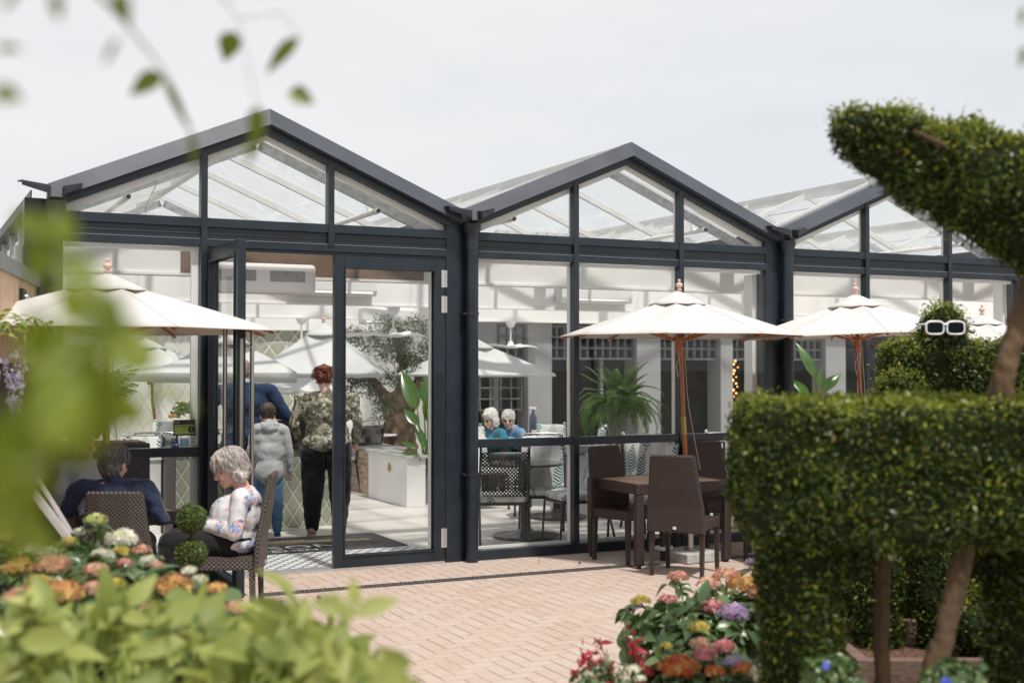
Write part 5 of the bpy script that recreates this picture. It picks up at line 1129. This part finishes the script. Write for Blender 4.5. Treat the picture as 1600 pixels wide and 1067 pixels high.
def backh(m): m.cap(GV(2.1, 8.0, .55), GV(4.4, 8.1, .6), .42, .48); m.cap(GV(2.05, 8.0, .9), GV(4.4, 8.1, 1.0), .3, .35)
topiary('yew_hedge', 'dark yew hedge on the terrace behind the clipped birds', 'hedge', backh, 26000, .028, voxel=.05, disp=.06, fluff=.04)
# --- double ball
db_ = empty('ball_topiary', tuple(GV(-1.765, 7.0, 0)), 0, 'little double ball topiary between the flowers and the seated woman', 'topiary')
m = MB(); m.tube([(0, 0, .25), (.004, 0, .6), (0, 0, .9)], .009, 6); m.build('stem', M['bark'], db_)
m = MB(); m.lathe([(.09, 0), (.12, .24), (.13, .25), (.13, .28), (.11, .28), (.10, .24)], n=20); m.build('pot', M['potg'], db_, smooth=50)
for (z, r_, x) in ((.855, .072, .0), (.66, .078, .0)):
    m = MB(); m.ell((x, 0, z), r_); o = remesh(m, 'ball', M['hedgecore'], db_, .012, 2, .008, .04); p, nn = surf_pts(o, 5200); scatter('leaves', rhomb_t(1, .5), p+nn*rng.uniform(-.3, 1, (len(p), 1))*.012, nn, .0125, M['box'], o, tilt=.8, sj=.4)
# --- hydrangeas
M['hyl'] = leafmat('hydrangea_leaf', (.035, .07, .022), (.10, .16, .055), (.24, .27, .11), rough=.32, trans=.18, spec=.6); M['hyl2'] = leafmat('fresh_leaf', (.14, .20, .04), (.30, .38, .09), rough=.4, trans=.35)
HC = dict(w=((.58, .56, .40), (.80, .79, .68)), y=((.34, .30, .05), (.60, .45, .14)), g=((.30, .38, .12), (.58, .58, .28)), o=((.42, .15, .06), (.66, .42, .17)), c=((.50, .17, .13), (.72, .48, .36)), p=((.50, .07, .12), (.80, .42, .42)), v=((.27, .15, .38), (.58, .44, .62)), r=((.40, .05, .03), (.66, .30, .10)), l=((.30, .26, .42), (.52, .46, .62)))
for k_, (a, b) in HC.items(): M['fl_'+k_] = leafmat('petal_'+k_, a, b, (.50, .46, .12), rough=.6, trans=.3, spec=.2)
FLT = floret_t()
def flowerhead(parent, c, rad, key, toward=(0, 0, 1)):
    n = int(46+900*rad); u = rng.normal(0, 1, (n, 3)); u /= np.linalg.norm(u, axis=1)[:, None]; u[:, 2] = np.abs(u[:, 2])*.9-.18
    P_ = np.array(c)[None, :] + u*np.array([rad, rad, rad*.75])*rng.uniform(.86, 1.04, (n, 1))
    return scatter('flower_head', FLT, P_, u, rad*.23, M['fl_'+key], parent, tilt=.28, sj=.25)
def bushleaves(name, parent, pts, nrm, size, mat, tilt=.5, curl=.25, w=.62): return scatter(name, leaf_t(1, w, .22, curl, 5), pts, nrm, size, mat, parent, tilt=tilt, sj=.35, smooth=True)
def ellpts(c, rad, n, zmin=-.2, fill=.5):
    u = rng.normal(0, 1, (n, 3)); u /= np.linalg.norm(u, axis=1)[:, None]; u[:, 2] = np.where(u[:, 2] < zmin, -u[:, 2], u[:, 2])
    return np.array(c)[None, :] + u*np.array(rad)[None, :]*(1-fill*rng.random((n, 1))**2), u + np.array([0, 0, .5])
def stems(parent, base, tops, mat='bark', r=.006):
    m = MB()
    for t in tops: b = Vector(base)+Vector((random.uniform(-.1, .1), random.uniform(-.1, .1), 0)); t = Vector(t); m.tube([b, b.lerp(t, .5)+Vector((random.uniform(-.05, .05), random.uniform(-.05, .05), .05)), t], r, 5)
    return m.build('stems', M[mat], parent)
def hydrangea(name, label, px0, d, cz, rad, heads, nleaf, size, hz=0., mat='hyl'):
    base = at(px0, 900, d=d); c = Vector((base.x, base.y, cz)); t = empty(name, (0, 0, 0), 0, label, 'flowering shrub', 'hydrangea bushes'); pos = []; lp_ = []; ln_ = []
    for (px, py, rp, k, *dd) in heads:
        rp *= 1.12 if px > 800 else .94; q = at(px, py, d=dd[0] if dd else d); rr = rp/1981*(dd[0] if dd else d); pos.append(q); flowerhead(t, tuple(q-Vector((0, 0, rr*.25))), rr, k)
    p, nn = ellpts(c, rad, nleaf); bushleaves('leaves', t, p, nn, size, M[mat])
    for q in pos:
        p, nn = ellpts(q-Vector((0, 0, .075)), (.075, .075, .03), 9, fill=.2); lp_ += [tuple(x) for x in p]; ln_ += [tuple(x) for x in nn+np.array([0, 0, .6])]
    bushleaves('collar_leaves', t, lp_, ln_, size*1.05, M[mat], tilt=.4)
    stems(t, (c.x, c.y, 0), [q-Vector((0, 0, .03)) for q in pos]+[Vector(p[i]) for i in range(0)], 'bark')
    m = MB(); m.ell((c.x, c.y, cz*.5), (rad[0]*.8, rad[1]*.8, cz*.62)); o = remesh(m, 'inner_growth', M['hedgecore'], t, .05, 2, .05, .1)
    p, nn = surf_pts(o, nleaf); bushleaves('leaves', t, p, nn, size, M[mat]); return t
hydrangea('hydrangea', 'mixed hydrangea bush with white, coral and yellow heads in front of the navy jumper', 120, 5.2, .62, (.52, .40, .30),
    [(190, 836, 28, 'w', 5.3), (45, 855, 22, 'w', 5.1), (74, 858, 17, 'w', 5.0), (150, 808, 20, 'g', 5.5), (127, 828, 13, 'w', 5.5), (108, 842, 13, 'y', 5.3), (190, 858, 15, 'y', 5.0), (160, 862, 18, 'w', 4.9), (82, 876, 30, 'c', 4.8), (28, 880, 24, 'o', 4.7), (195, 876, 13, 'p', 4.8), (150, 886, 22, 'c', 4.7), (222, 856, 15, 'c', 5.1), (232, 872, 15, 'w', 4.9), (16, 835, 18, 'y', 5.2), (245, 880, 12, 'c', 4.8), (60, 905, 22, 'y', 4.5)], 420, .10)
hydrangea('hydrangea', 'hydrangea bush with orange heads left of the seated woman\'s chair', 250, 4.5, .60, (.55, .38, .28),
    [(268, 908, 34, 'o', 4.4), (95, 918, 36, 'o', 4.1), (338, 916, 20, 'o', 4.6), (242, 948, 26, 'c', 4.1), (285, 946, 24, 'o', 4.1), (296, 888, 13, 'w', 4.8), (145, 915, 20, 'c', 4.2), (312, 902, 14, 'w', 4.7), (370, 945, 20, 'c', 4.2), (180, 908, 18, 'y', 4.3), (200, 930, 15, 'w', 4.2), (395, 950, 15, 'o', 4.2), (30, 925, 24, 'c', 4.0)], 400, .10)
hydrangea('hydrangea', 'pink, purple and white hydrangea bush beside the clipped bird\'s leg', 1120, 6.1, .36, (.48, .38, .21),
    [(1059, 897, 15, 'c', 6.6), (1135, 894, 19, 'c', 6.5), (1107, 908, 17, 'c', 6.4), (1162, 908, 23, 'o', 6.3), (1193, 883, 15, 'y', 6.7), (1178, 876, 12, 'v', 6.8), (1043, 934, 14, 'p', 6.3), (1002, 934, 14, 'y', 6.4), (1113, 943, 17, 'p', 6.0), (1146, 951, 21, 'v', 5.9), (1094, 976, 15, 'y', 5.8), (1094, 1002, 15, 'c', 5.6), (1131, 1005, 16, 'p', 5.6), (1041, 1006, 9, 'y', 5.7), (1062, 1034, 27, 'r', 5.3), (1102, 1018, 17, 'p', 5.4), (1164, 1043, 19, 'r', 5.3), (1204, 1044, 27, 'w', 5.2), (1146, 1029, 15, 'l', 5.4), (1213, 1022, 14, 'p', 5.4), (1117, 1045, 14, 'r', 5.2), (1185, 925, 14, 'c', 6.2), (1218, 1000, 14, 'o', 5.5)], 760, .09)
t = empty('hydrangea', (0, 0, 0), 0, 'two white hydrangea heads glimpsed between the legs of the clipped bird', 'flowering shrub', 'hydrangea bushes')
for (px, py, rp) in ((1378, 905, 16), (1310, 900, 12)): q = at(px, py, d=7.35); flowerhead(t, tuple(q), rp/1981*7.35, 'w')
c = at(1350, 930, d=7.4); p, nn = ellpts(c, (.22, .15, .15), 60); bushleaves('leaves', t, p, nn, .09, M['hyl']); stems(t, (c.x, c.y, 0), [at(1378, 910, d=7.35), at(1310, 905, d=7.35)])
# --- yellow green shrub nearest the camera
t = empty('foreground_shrub', (0, 0, 0), 0, 'pale yellow green leafy shrub blurred along the bottom left', 'shrub'); M['lime'] = leafmat('lime_leaf', (.15, .20, .045), (.40, .44, .13), (.50, .52, .2), rough=.5, trans=.45, tcol=(.55, .6, .12)); tops = []; pts = []; nr = []
rs = random.Random(4)
for i in range(150):
    px = rs.uniform(-30, 560) if i % 5 else rs.uniform(380, 620); d = rs.uniform(2.7, 3.9); lim = 940+max(0, (px-250))*.16+ (max(0, px-480))*.5; py = rs.uniform(lim, 1120); q = at(px, py, d=d); tops.append(q)
    for k in range(9):
        a = k*2.4; rr = .030+.02*(k/9); pts.append(tuple(q+Vector((cos(a)*rr*.4, sin(a)*rr*.4, .02-k*.011)))); nr.append((cos(a)*.5-.1, sin(a)*.5-.35, .75))
scatter('leaves', leaf_t(1, .5, .2, .2, 5), pts, nr, .088, M['lime'], t, tilt=.5, sj=.5, smooth=True)
stems(t, tuple(GV(-.8, 2.8, 0)), tops, 'hyl2', .004)
m = MB(); m.ell(GV(-.85, 2.95, .34), (.62, .42, .42)); o = remesh(m, 'inner_growth', M['hedgecore'], t, .05, 2, .05, .1); p, nn = surf_pts(o, 2600); scatter('leaves', leaf_t(1, .5, .2, .2, 4), p, nn, .085, M['lime'], t, tilt=.5, smooth=True)
for (px, py, d, s_, lab) in ((540, 965, 2.3, 1., ''), (640, 1050, 2.2, 1., ''), (470, 940, 2.5, 1, '')):
    q = at(px, py, d=d); pp = [tuple(q+Vector((rs.uniform(-.03, .03), rs.uniform(-.03, .03), rs.uniform(-.03, .02)))) for _ in range(5)]; scatter('sprig_leaves', leaf_t(1, .42, .2, .1, 5), pp, [(-.3, -.9, .5)]*5, .085, M['lime'], t, tilt=.3, smooth=True)
    m = MB(); m.tube([q, q+Vector((-.05, .05, -.2)), GV(-.6, 2.7, .6)], .003, 5); m.build('sprig_stem', M['hyl2'], t)
# --- climber leaves right by the lens, and the twig overhead
M['big'] = leafmat('climber_leaf', (.07, .105, .006), (.19, .24, .025), (.30, .34, .10), rough=.4, trans=.45, tcol=(.40, .48, .02))
t = empty('climber', (0, 0, 0), 0, 'out of focus yellow green climber hanging close on the left', 'climbing plant'); pts = []; nr = []; 
for (px, py, sp, d, n) in ((118, 410, 20, .95, 4), (70, 375, 18, 1.0, 3), (150, 585, 40, .85, 9), (100, 630, 40, .8, 7), (25, 690, 32, .8, 4), (190, 600, 26, .9, 3), (20, 740, 30, .8, 6), (80, 700, 24, .82, 2), (100, 500, 18, .9, 2), (60, 590, 26, .85, 3), (10, 800, 25, .9, 4)):
    for k in range(n): q = at(px+rs.gauss(0, sp*.6), py+rs.gauss(0, sp*.6), d=d+rs.uniform(-.08, .1)); pts.append(tuple(q)); nr.append((rs.uniform(-.5, .5), -1, rs.uniform(-.3, .8)))
scatter('leaves', leaf_t(1, .6, .2, .2, 5), pts, nr, .042, M['big'], t, tilt=.3, sj=.3, smooth=True)
m = MB(); m.tube([at(-60, 900, d=.9), at(20, 700, d=.85), at(90, 560, d=.88), at(110, 400, d=.95)], .0016, 5); m.tube([at(20, 700, d=.85), at(140, 640, d=.84), at(210, 560, d=.9)], .0014, 5); m.build('vine', M['hyl2'], t)
t = empty('overhanging_twig', (0, 0, 0), 0, 'leafy twig hanging into the top left corner', 'twig'); pts = []; nr = []
def onelf(px, py, d, ang, L_, W_, tip=.3):
    q = at(px, py, d=d); u = RT*cos(ang)+UPZ*sin(ang); n_ = -FH+UPZ*tip+RT*.2; n_ -= u*n_.dot(u); n_.normalize(); w_ = u.cross(n_); tv, tf = leaf_t(1, W_, .25, .15, 5); L2 = L_/1981*d
    m = MB(); m.add([q + u*(v[1]*L2) + w_*(v[0]*L2) + n_*(v[2]*L2) for v in tv], tf); o = m.build('leaf', M['twl'], t, smooth=180)
M['twl'] = leafmat('twig_leaf', (.06, .095, .008), (.12, .16, .015), rough=.35, trans=.4, tcol=(.25, .3, .02))
for a in ((368, 50, 1.9, -1.95, 50, .75), (468, 58, 1.9, -2.35, 78, .32), (450, 145, 1.9, -.35, 44, .75), (258, 118, 1.7, -2.7, 66, .55), (255, 120, 1.7, -1.1, 95, .16), (300, 205, 1.7, -1.5, 60, .2), (402, 165, 1.6, -1.6, 70, .42), (85, -12, 1.2, -1.4, 45, .5), (180, -15, 1.3, -1.2, 60, .5), (185, 60, 1.3, -2.1, 50, .22), (-5, 78, 1.3, .1, 40, .4), (-12, 145, 1.2, -.2, 50, .7), (5, 15, 1.2, .9, 40, .4), (400, 215, 1.55, -1.9, 45, .4)): onelf(*a)
onelf(1597, 10, 1.8, -1.6, 34, .35); onelf(1600, 72, 1.8, -1.7, 36, .4)
m = MB(); m.tube([at(120, -40, d=1.5), at(190, 30, d=1.5), at(240, 90, d=1.65), at(262, 120, d=1.7), at(300, 205, d=1.7)], [.0028, .002, .0014, .001, .0007], 5); m.tube([at(300, -60, d=1.8), at(372, 30, d=1.9), at(440, 20, d=1.9), at(470, 60, d=1.9)], [.0014, .0008, .0007, .0006], 5); m.tube([at(372, 30, d=1.9), at(400, 160, d=1.6)], .0006, 5); m.build('stalk', M['bark'], t)
# --- red photinia, small white flowers, pansies, grass tuft
M['red'] = leafmat('red_leaf', (.22, .015, .03), (.50, .05, .07), (.62, .16, .15), rough=.3, trans=.25)
t = empty('red_shrub', (0, 0, 0), 0, 'shrub with dark red young leaves at the edge of the paving', 'shrub'); pts = []; nr = []; tops = []
for i in range(26):
    px = rs.uniform(905, 1015); d = rs.uniform(5.3, 6.0); py = rs.uniform(985+abs(px-975)*.35, 1075); q = at(px, py, d=d); tops.append(q)
    for k in range(9): a = k*2.2; pts.append(tuple(q+Vector((cos(a)*.008, sin(a)*.008, .02-k*.012)))); nr.append((cos(a), sin(a), -.15))
tv, tf = leaf_t(1, .34, .25, -.25, 4)
scatter('leaves', (tv, tf), pts, np.array(nr), .048, M['red'], t, tilt=.35, smooth=True); b_ = GV(.45, 5.6, 0); stems(t, tuple(b_), tops, 'bark', .003)
t = empty('white_flowers', (0, 0, 0), 0, 'small white flowers growing below the red leaved shrub', 'flowers')
for (px, py, rp) in ((922, 1052, 10), (952, 1028, 11), (990, 1045, 12), (978, 1060, 9), (935, 1063, 9), (905, 1064, 8), (1000, 1060, 10)): q = at(px, py, d=5.2); flowerhead(t, tuple(q), rp/1981*5.2, 'w')
q = at(950, 1080, d=5.25); p, nn = ellpts(q, (.18, .12, .12), 260); bushleaves('leaves', t, p, nn, .035, M['hyl']); stems(t, (q.x, q.y, 0), [at(px, 1045, d=5.2) for px in (922, 952, 990)])
M['fl_b'] = leafmat('petal_blue', (.03, .06, .42), (.08, .12, .6), rough=.5)
for (px, py, d, fl_, lab) in ((1300, 1062, 4.3, ((1290, 1040),), 'leafy pansy with one blue flower at the foot of the clipped bird\'s left leg'), (1490, 1070, 4.2, ((1478, 1064),), 'leafy pansy with one blue flower at the bottom edge right of the bare stem')):
    t = empty('pansy', (0, 0, 0), 0, lab, 'flower'); q = at(px, py, d=d); p, nn = ellpts(q, (.12, .10, .08), 170); bushleaves('leaves', t, p, nn, .04, M['hyl']); stems(t, (q.x, q.y, 0), [q])
    for (a, b) in fl_: f = at(a, b, d=d-.1); o = scatter('flower', FLT, np.array([tuple(f)]*3)+rng.normal(0, .003, (3, 3)), np.array([tuple(-FH+UPZ*.6)]*3), .013, M['fl_b'], t, tilt=.2)
# --- fern on the low wall
M['fern'] = leafmat('fern_leaf', (.03, .08, .012), (.09, .18, .03), (.18, .28, .06), rough=.45, trans=.3)
def pinnate(parent, name, rach, plen, pw, mat, n=30, droop=.3):
    """one feathered frond along a curve of points"""
    pts = [Vector(p) for p in rach]; V = []; F = []; m = MB(); L_ = len(pts)-1
    for i in range(n):
        t = (i+.7)/n*L_; k = min(int(t), L_-1); f = t-k; p = pts[k].lerp(pts[k+1], f); d = (pts[k+1]-pts[k]).normalized(); s_ = d.cross(UPZ); s_ = s_.normalized() if s_.length > .05 else Vector((1, 0, 0)); u = s_.cross(d)
        w = plen*sin(pi*min(.98, (i+1.5)/(n+2))**.8)
        for e in (-1, 1):
            tip = p + s_*e*w + d*w*.35 - UPZ*w*droop; mid = p.lerp(tip, .45)+u*.006; q = d*pw
            m.add([p-q*.5, mid-q, tip, mid+q], [(0, 1, 2, 3)])
    m.tube(pts, [.003]*len(pts), 4); return m
fr = empty('fern', tuple(at(966, 689, d=14.15)), 0, 'big arching green fern standing on the low white wall', 'fern')
m = MB(); m.lathe([(.10, 0), (.14, .36), (.15, .38), (.13, .38)], n=18); m.build('pot', M['potg'], fr, smooth=50)
for i in range(84):
    a = rs.uniform(0, 2*pi); up = (1.0 if i % 4 == 0 else rs.uniform(0, .8)); L_ = rs.uniform(.5, .85)*(.85 if up == 1 else 1.); r_ = []; pos = Vector((.04*cos(a), .04*sin(a), .38)); el = radians(15+60*up+rs.uniform(-14, 14)); 
    nst = 9
    for k in range(nst+1):
        r_.append(pos.copy()); e2 = el - (k/nst)**.95*(radians(rs.uniform(95, 165)) if up < .82 else radians(rs.uniform(50, 80))); step = L_/nst
        pos = pos + Vector((cos(a)*cos(e2)*.8, sin(a)*cos(e2)*.8, sin(e2)))*step
    if up > .8 and i % 3: pass
    pinnate(fr, 'frond', r_, .085, .0075, M['fern'], 30).build('frond', M['fern'], fr)
# --- palm inside the left window
M['palm'] = leafmat('palm_leaf', (.05, .11, .02), (.16, .26, .05), rough=.4, trans=.35)
pl_ = empty('palm', tuple(at(135, 700, d=11.6)), 0, 'feathery palm in a dark box behind the left window', 'palm'); pl_.location.z = 1.0
for i in range(26):
    a = rs.uniform(0, 2*pi); el = radians(rs.uniform(50, 85)); L_ = rs.uniform(.9, 1.25); pos = Vector((.03*cos(a), .03*sin(a), 0)); r_ = []
    for k in range(9): r_.append(pos.copy()); e2 = el-(k/8)**1.5*radians(85); pos = pos+Vector((cos(a)*cos(e2)*.75, sin(a)*cos(e2)*.5, sin(e2)))*L_/9
    pinnate(pl_, 'frond', r_, .26, .009, M['palm'], 26, droop=.35).build('frond', M['palm'], pl_)
px_ = empty('planter_box', (0, 0, 0), 0, 'tall black planter box standing inside behind the left window', 'planter'); c = at(135, 720, d=11.6); m = MB(); m.box((c.x, c.y, .505), (1.05, .5, .99)); m.build('box', M['black'], px_, bevel=.01); m = MB(); m.box((c.x, c.y, 1.0), (.98, .43, .02)); m.build('soil', M['soil'], px_)
# --- olive tree
ol = empty('olive_tree', (0, 0, 0), 0, 'old olive tree with a gnarled trunk growing inside the dining room', 'tree'); M['olive'] = leafmat('olive_leaf', (.03, .05, .018), (.10, .13, .06), (.22, .25, .15), rough=.45, trans=.2); b0 = at(622, 705, d=18.4)
A = lambda px, py, d=18.4: at(px, py, d=d)
m = MB(); bx = Vector((A(625, 700).x, A(625, 700).y, .009))
for (pts, rr) in (([A(625, 740), A(627, 690), A(622, 660), A(628, 625)], [.26, .22, .19, .17]), ([A(612, 735), A(610, 690), A(615, 650), A(604, 622)], [.13, .11, .10, .09]), ([A(640, 735), A(640, 690), A(636, 650), A(646, 615)], [.12, .10, .10, .08]), ([A(604, 625), A(592, 605), A(575, 585), A(560, 560)], [.10, .07, .05, .02]), ([A(628, 628), A(632, 590), A(625, 550), A(630, 520)], [.15, .09, .06, .02]), ([A(646, 618), A(655, 590), A(668, 560)], [.09, .06, .03])):
    for i in range(len(pts)-1): m.cap(pts[i], pts[i+1], rr[i], rr[i+1])
for k in range(26): q = A(rs.uniform(606, 645), rs.uniform(610, 720), 18.4-.15); m.ell(q, rs.uniform(.03, .08))
m.cap(bx+UPZ*.0, A(625, 735), .24, .26); remesh(m, 'trunk', M['olivebark'], ol, .025, 2, .05, .09)
pts = []; nr = []
for (px, py, d, sx, sz, n) in ((650, 520, 18.4, .30, .20, 9), (600, 545, 18.3, .30, .22, 9), (640, 565, 18.3, .35, .22, 9), (560, 530, 18.6, .22, .18, 6), (580, 600, 18.3, .28, .16, 8), (548, 590, 18.4, .20, .14, 5), (670, 545, 18.5, .3, .3, 8), (595, 635, 18.1, .10, .12, 4), (660, 600, 18.6, .2, .2, 5), (600, 510, 18.7, .2, .1, 4), (690, 520, 18.6, .3, .3, 6)):
    for c in range(n):
        q = A(px, py, d)+RT*rs.gauss(0, sx*.55)+FH*rs.gauss(0, .2)+UPZ*rs.gauss(0, sz*.55); dirr = Vector((rs.gauss(0, 1), rs.gauss(0, 1), rs.gauss(.5, 1))).normalized()
        for k in range(150): w_ = rs.random(); p_ = q+dirr*(w_-.5)*.32+Vector((rs.gauss(0, .05), rs.gauss(0, .05), rs.gauss(0, .05))); pts.append(tuple(p_)); nr.append((rs.gauss(0, 1), rs.gauss(0, 1), rs.gauss(.3, 1)))
scatter('foliage', rhomb_t(1, .24), pts, nr, .055, M['olive'], ol, tilt=.3, sj=.35)
# --- paddle leaved plants
M['paddle'] = leafmat('paddle_leaf', (.02, .07, .01), (.06, .16, .02), rough=.25, trans=.3, tcol=(.2, .4, .03), spec=.6)
def paddleplant(name, base, label, leaves, potr=.17, poth=.42):
    t = empty(name, (0, 0, 0), 0, label, 'plant'); b = Vector(base)
    m = MB(); m.lathe([(potr*.85, 0), (potr, poth*.9), (potr*1.03, poth), (potr*.9, poth), (potr*.88, poth-.03)], b, 24); m.build('pot', M['potg'], t, smooth=50)
    for (px, py, d, ang, L_, W_) in leaves:
        q = at(px, py, d=d); u = RT*cos(ang)+UPZ*sin(ang)+FH*.15; u.normalize(); n_ = -FH+UPZ*.5+RT*rs.uniform(-.3, .3); n_ -= u*n_.dot(u); n_.normalize(); w_ = u.cross(n_); tv, tf = leaf_t(1, W_, .18, .22, 8); m = MB(); m.add([q+u*(v[1]*L_)+w_*(v[0]*L_)+n_*(v[2]*L_) for v in tv], tf)
        lf = m.build('leaf', M['paddle'], t, smooth=180); m = MB(); m.tube([b+UPZ*poth*.9, b.lerp(q, .6)+Vector((0, 0, .05)), q, q+u*L_*.5], [.014, .010, .007, .003], 6); m.build('leaf_stalk', M['hyl2'], lf)
b = at(669, 785, z=.009)
paddleplant('paddle_plant', (b.x, b.y, .009), 'large paddle leaved plant in a ribbed grey pot beside the white counter end', [(652, 640, 15.5, 1.95, .56, .36), (662, 630, 15.7, 1.35, .42, .42), (668, 640, 15.6, 1.0, .4, .5), (655, 665, 15.4, 2.3, .3, .42), (664, 700, 15.4, 1.9, .36, .3), (668, 705, 15.4, 1.4, .3, .25), (650, 700, 15.4, 2.7, .22, .35), (655, 712, 15.3, 2.9, .25, .3), (672, 690, 15.6, 1.2, .4, .3), (668, 660, 15.7, 1.55, .5, .28)])
b = at(1275, 760, d=17.); paddleplant('paddle_plant', (b.x, b.y, .009), 'paddle leaved plant inside behind the right hand umbrella', [(1272, 590, 17, 1.9, .55, .3), (1285, 612, 17, .8, .4, .4), (1280, 605, 17, 1.4, .3, .35), (1265, 620, 17, 2.3, .35, .35)])
# --- flowers in a vase, wisteria
t = empty('flower_vase', tuple(at(286, 668, d=14.6)), 0, 'mixed bouquet with an orange bloom on the table behind the rating sign', 'flowers'); m = MB(); m.lathe([(.05, -.12), (.06, -.05), (.035, .02), (.05, .05)], n=16); m.build('vase', M['wglab'], t, smooth=50)
p, nn = ellpts((0.02, 0, .17), (.14, .1, .12), 130); bushleaves('greenery', t, p, nn, .07, M['hyl'], w=.4)
flowerhead(t, (-.12, -.05, .13), .055, 'o'); flowerhead(t, (-.07, -.08, -.02), .05, 'w'); flowerhead(t, (.05, -.06, .2), .03, 'y')
t = empty('wisteria', (0, 0, 0), 0, 'purple wisteria blossoms hanging by the pine boards', 'climbing plant')
for i in range(7):
    q = at(rs.uniform(-40, 30), rs.uniform(515, 560), d=rs.uniform(6.6, 7.2)); n = 60; z = rng.random(n)*.42; a = rng.uniform(0, 2*pi, n); r_ = .055*(1-z/.46)+.008; P_ = np.stack([q.x+r_*np.cos(a), q.y+r_*np.sin(a), q.z-z], 1); scatter('blossom', FLT, P_, np.stack([np.cos(a), np.sin(a), a*0], 1), .017, M['fl_l'], t, tilt=.4)
p, nn = ellpts(at(0, 520, d=6.9), (.3, .2, .12), 120); bushleaves('leaves', t, p, nn, .06, M['hyl2'], w=.3)
# --- leaning slats and fallen leaves
for (a, b, d, w_, lab) in (((25, 732), (76, 800), 5.6, .035, 'broad pale slat leaning in the flower bed at the left'), ((40, 715), (72, 768), 5.9, .02, 'narrow pale slat leaning behind the broad one')):
    m = MB(); p0 = at(*a, d=d); p1 = at(*b, d=d-.05); m.bar(p0, p1+(p1-p0)*1.2, w_, .008, up=-FH); o = m.build('leaning_slat', pmat('pale_slat', (.55, .50, .50), .6), None, bevel=.002); tag(o, lab, 'slat')
M['dead'] = pmat('dry_leaf', (.14, .06, .03), .8)
for i, (px, py, s_, lab) in enumerate(((499, 939, .07, 'largest curled brown leaf on the bricks, below the entrance'), (907, 881, .05, 'curled brown leaf beside the drain in front of the second window mullion'), (842, 877, .035, 'small brown leaf on the bricks near the window sill'), (884, 893, .028, 'small orange brown leaf lying on the drain'), (649, 909, .03, 'small brown leaf on the bricks left of the downpipe'))):
    q = at(px, py, z=.012); tv, tf = leaf_t(1, .6, .5, -.5, 5); a = rs.uniform(0, 6); m = MB(); m.add([(q.x+s_*(v[1]*cos(a)-v[0]*sin(a)), q.y+s_*(v[1]*sin(a)+v[0]*cos(a)), .012+abs(v[2])*s_) for v in tv], tf); o = m.build('fallen_leaf', M['dead'], None, smooth=180); tag(o, lab, 'leaf', 'dry leaves on the bricks')

q = at(801, 871, z=.006); t = empty('grass_tuft', (q.x, q.y, 0), 0, 'tiny tuft of grass growing where the window sill meets the bricks', 'grass'); scatter('blades', leaf_t(1, .08, .1, .3, 3), rng.normal(0, .012, (16, 3))*np.array([1, .5, .05])+np.array([0, 0, .004]), np.array([[random.gauss(0, 1), random.gauss(0, 1), .1] for _ in range(16)]), .035, M['hyl2'], t, tilt=.2)
n = 420; P_ = np.stack([rng.uniform(-3, 4.5, n), -rng.uniform(.12, 1, n)**1.5*6, np.full(n, .004)], 1); o = scatter('litter', rhomb_t(1, .6), P_, np.tile([0, 0, 1.], (n, 1)), .011, M['dead'], None, tilt=.12, sj=.6); tag(o, kind='stuff')
